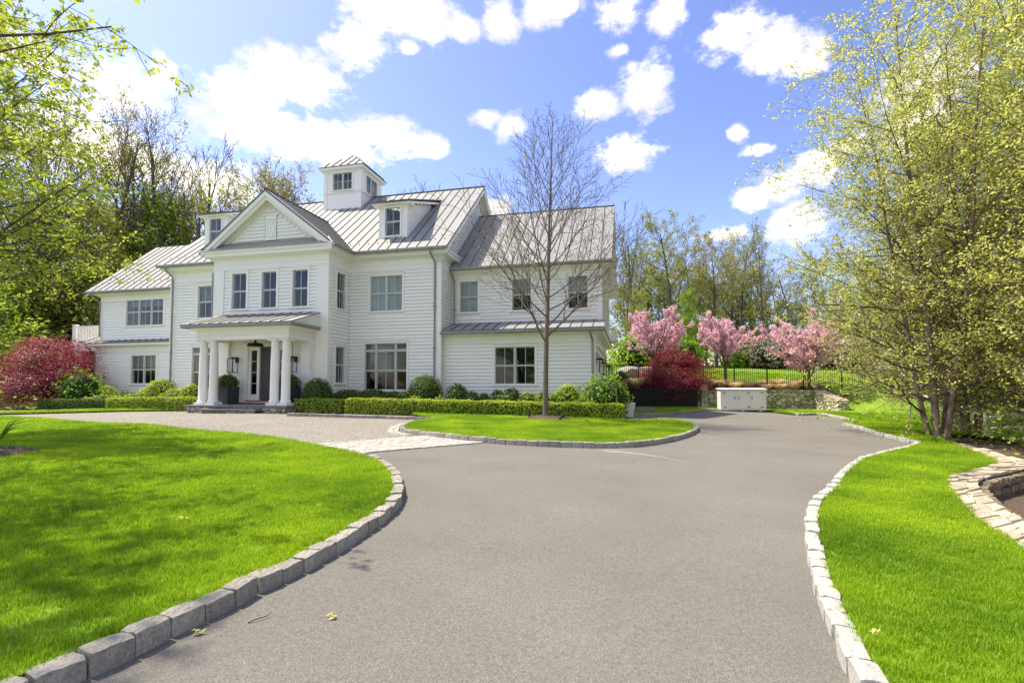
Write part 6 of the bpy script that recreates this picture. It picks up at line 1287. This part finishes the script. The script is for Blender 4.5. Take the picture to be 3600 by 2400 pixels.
for i, (vx, vy, d, k, wd) in enumerate(((250, 420, 40, 'leafy2', 1.0), (140, 430, 42, 'leafy2', 1.1), (40, 450, 40, 'leafy1', 1.1), (310, 450, 44, 'leafy2', 1.1), (200, 540, 42, 'leafy2', 1.4), (100, 560, 40, 'leafy2', 1.4), (10, 600, 36, 'leafy1', 1.5), (265, 570, 40, 'leafy2', 1.4), (160, 650, 40, 'leafy2', 1.7), (60, 680, 38, 'leafy2', 1.8), (-70, 520, 30, 'leafy1', 1.4), (225, 660, 42, 'leafy2', 1.6))): wood_at(vx, vy, d, k, i * 1.7, 'leafy spring tree in the thick wood left of the house', 'leafy trees left of the house', wide=wd)
for i, (vx, vy, d, k, wd) in enumerate(((400, 440, 46, 'leafy1', 1.1), (470, 430, 48, 'leafy2', 1.1), (345, 420, 45, 'leafy1', 1.0), (520, 450, 55, 'leafy2', 1.0))): wood_at(vx, vy, d, k, i * 1.1, 'smaller fresh green tree between the bare trunks behind the left wing', LB, wide=wd)
for i, (vx, vy, d, k, wd, lab) in enumerate(((1450, 500, 50, 'bare2', 1.0, 'slim grey budding tree directly right of the garage gable'), (1545, 468, 52, 'oak2', 1.0, 'tallest olive green oak behind the first pink cherry'), (1640, 520, 54, 'oak1', 1.0, 'yellow green oak behind the middle pink cherry'), (1690, 515, 58, 'oak2', .95, 'forked yellow green oak right of the middle pink cherry'), (1748, 500, 50, 'bare1', .6, 'thin bare leaning tree between the middle and right pink cherries'), (1835, 568, 52, 'oak3', 1.0, 'crooked budding oak behind the right pink cherry'))): wood_at(vx, vy, d, k, i * 1.45 + .7, lab, RB, wide=wd)
for i, (vx, vy, d, k, wd) in enumerate(((1490, 545, 62, 'oak2', 1.1), (1590, 520, 66, 'oak1', 1.1), (1665, 560, 68, 'oak2', 1.2), (1720, 590, 66, 'oak1', 1.1), (1790, 620, 70, 'oak2', 1.2), (1430, 560, 58, 'oak2', 1.0), (1560, 590, 72, 'oak2', 1.2), (1880, 600, 66, 'oak2', 1.2))): wood_at(vx, vy, d, k, i * 2.1 + .3, 'budding oak in the second rank of the wood on the hill', 'second rank oaks on the hill', wide=wd)
for i, (vx, vy, d, k, wd) in enumerate(((1500, 600, 60, 'leafy2', 1.0), (1600, 610, 64, 'leafy2', 1.0), (1700, 640, 66, 'leafy2', 1.0), (1570, 660, 48, 'leafy1', .9), (1780, 690, 68, 'leafy2', 1.1), (1470, 650, 46, 'leafy2', .9), (1860, 700, 62, 'leafy2', 1.2), (1930, 640, 58, 'leafy2', 1.1), (2000, 600, 50, 'leafy1', 1.1), (1900, 560, 70, 'oak2', .8), (2080, 560, 46, 'leafy2', 1.1), (2170, 560, 44, 'leafy1', 1.2), (2280, 540, 42, 'leafy2', 1.2), (1440, 640, 62, 'leafy2', 1.4), (1530, 680, 60, 'leafy1', 1.4), (1620, 690, 62, 'leafy2', 1.4), (1660, 650, 70, 'leafy2', 1.4), (1740, 670, 62, 'leafy2', 1.4), (1820, 680, 66, 'leafy1', 1.4), (1480, 700, 66, 'leafy1', 1.4), (1880, 740, 64, 'leafy2', 1.5), (1710, 740, 72, 'leafy1', 1.5), (1590, 740, 70, 'leafy2', 1.5), (1960, 720, 60, 'leafy2', 1.5))): wood_at(vx, vy, d, k, i * 2.3, 'hazy fresh green understory tree behind the terrace lawn', 'understory trees behind the terrace', wide=wd)
# round shrubs and pale far cherries at the top of the hillside lawn
for i, (vx, vy, d, r, mt, lab) in enumerate(((1470, 800, 44, 2.2, 'hedge_lime', 'pale green rounded bush on the hill beside the garage'), (1560, 800, 46, 2.0, 'shrub_bright', 'bright green bush on the hill behind the first pink cherry'), (1690, 818, 52, 1.2, 'shrub_bright', 'small bright bush at the wood edge behind the fence'), (1765, 815, 52, 2.3, 'hedge_lime', 'yellow green bush left of the pale cherries'))):
    p = at_depth(vx * V2P, vy * V2P, d); ball(lab, (p.x, p.y, GZ(p.x, p.y)), (r, r, r * .75), mt, size=.16, amp=.2, name='leafy_shrub', jitter=1.2, n=2200)
for i, (vx, vy, d, r) in enumerate(((1790, 822, 50, 2.3), (1835, 820, 52, 2.0), (1905, 820, 50, 2.2), (1960, 818, 48, 2.2))):
    p = at_depth(vx * V2P, vy * V2P, d); ball('low pale blossom cherry at the back of the hillside lawn', (p.x, p.y, GZ(p.x, p.y) + .5), (r * 1.2, r, r * .62), 'blossom_pale', size=.13, amp=.25, name='pale_cherry', cat='tree', jitter=1.2, n=3000, group='pale cherries on the hill')
# undergrowth and ivy below the birches and the woods
def undergrowth(label, pts, mat, n, size, h, seed):
    rg = np.random.default_rng(seed); i = rg.integers(0, len(pts), n); P = np.array(pts)[i] + rg.normal(0, 1, (n, 2)) * np.array([1.6, 1.6]); z = np.array([float(ground_z(a, b)) for a, b in P]); C = np.stack([P[:, 0], P[:, 1], z + h * rg.random(n) ** 1.5], 1)
    V, F = leaf_quads(C, np.tile([0, 0, 1.], (n, 1)), size, rg, jitter=.6); o = link('undergrowth', npmesh('undergrowth', V, F), mat); tag(o, label, 'undergrowth', kind='stuff')
undergrowth('green undergrowth of the wood left of the house', [(x, y) for x in np.arange(-48, -24, 2.0) for y in (24, 27, 30, 34, 38)], 'olive_leaf', 14000, .12, 1.6, 1)
undergrowth('yellow green ground cover at the right end of the picket fence', [(x, y) for x in np.arange(20, 30, 1.5) for y in (30.5, 32, 34)], 'hedge_lime', 5000, .09, .7, 2)
undergrowth('leafy ground cover among the birches', [(x, y) for x in np.arange(13, 26, 1.5) for y in (9, 11, 13, 15.5)], 'fresh_leaf', 7000, .06, .5, 3)
undergrowth('green undergrowth at the wood edge on the hill', [(x, y) for x in np.arange(8, 44, 2.5) for y in (58, 62, 66)], 'fresh_leaf', 9000, .2, 2.2, 4)
# trees on the far side of the street, behind the camera (they show in the window glass)
for i, x in enumerate(np.arange(-60, 62, 8.0)):
    k = ('leafy3', 'oak2', 'leafy2', 'leafy1', 'oak1')[i % 5]; y = -33 - 5 * math.sin(i * 2.1); s = (10.5 if k[0] == 'l' else 12) / HT[k]
    plant_tree('street_tree', FT[k], (x, y, float(yard(x, y)) - .1), i * 1.3, (s * 1.35, s * 1.35, s), 'roadside tree facing the house front', 'trees across the road')
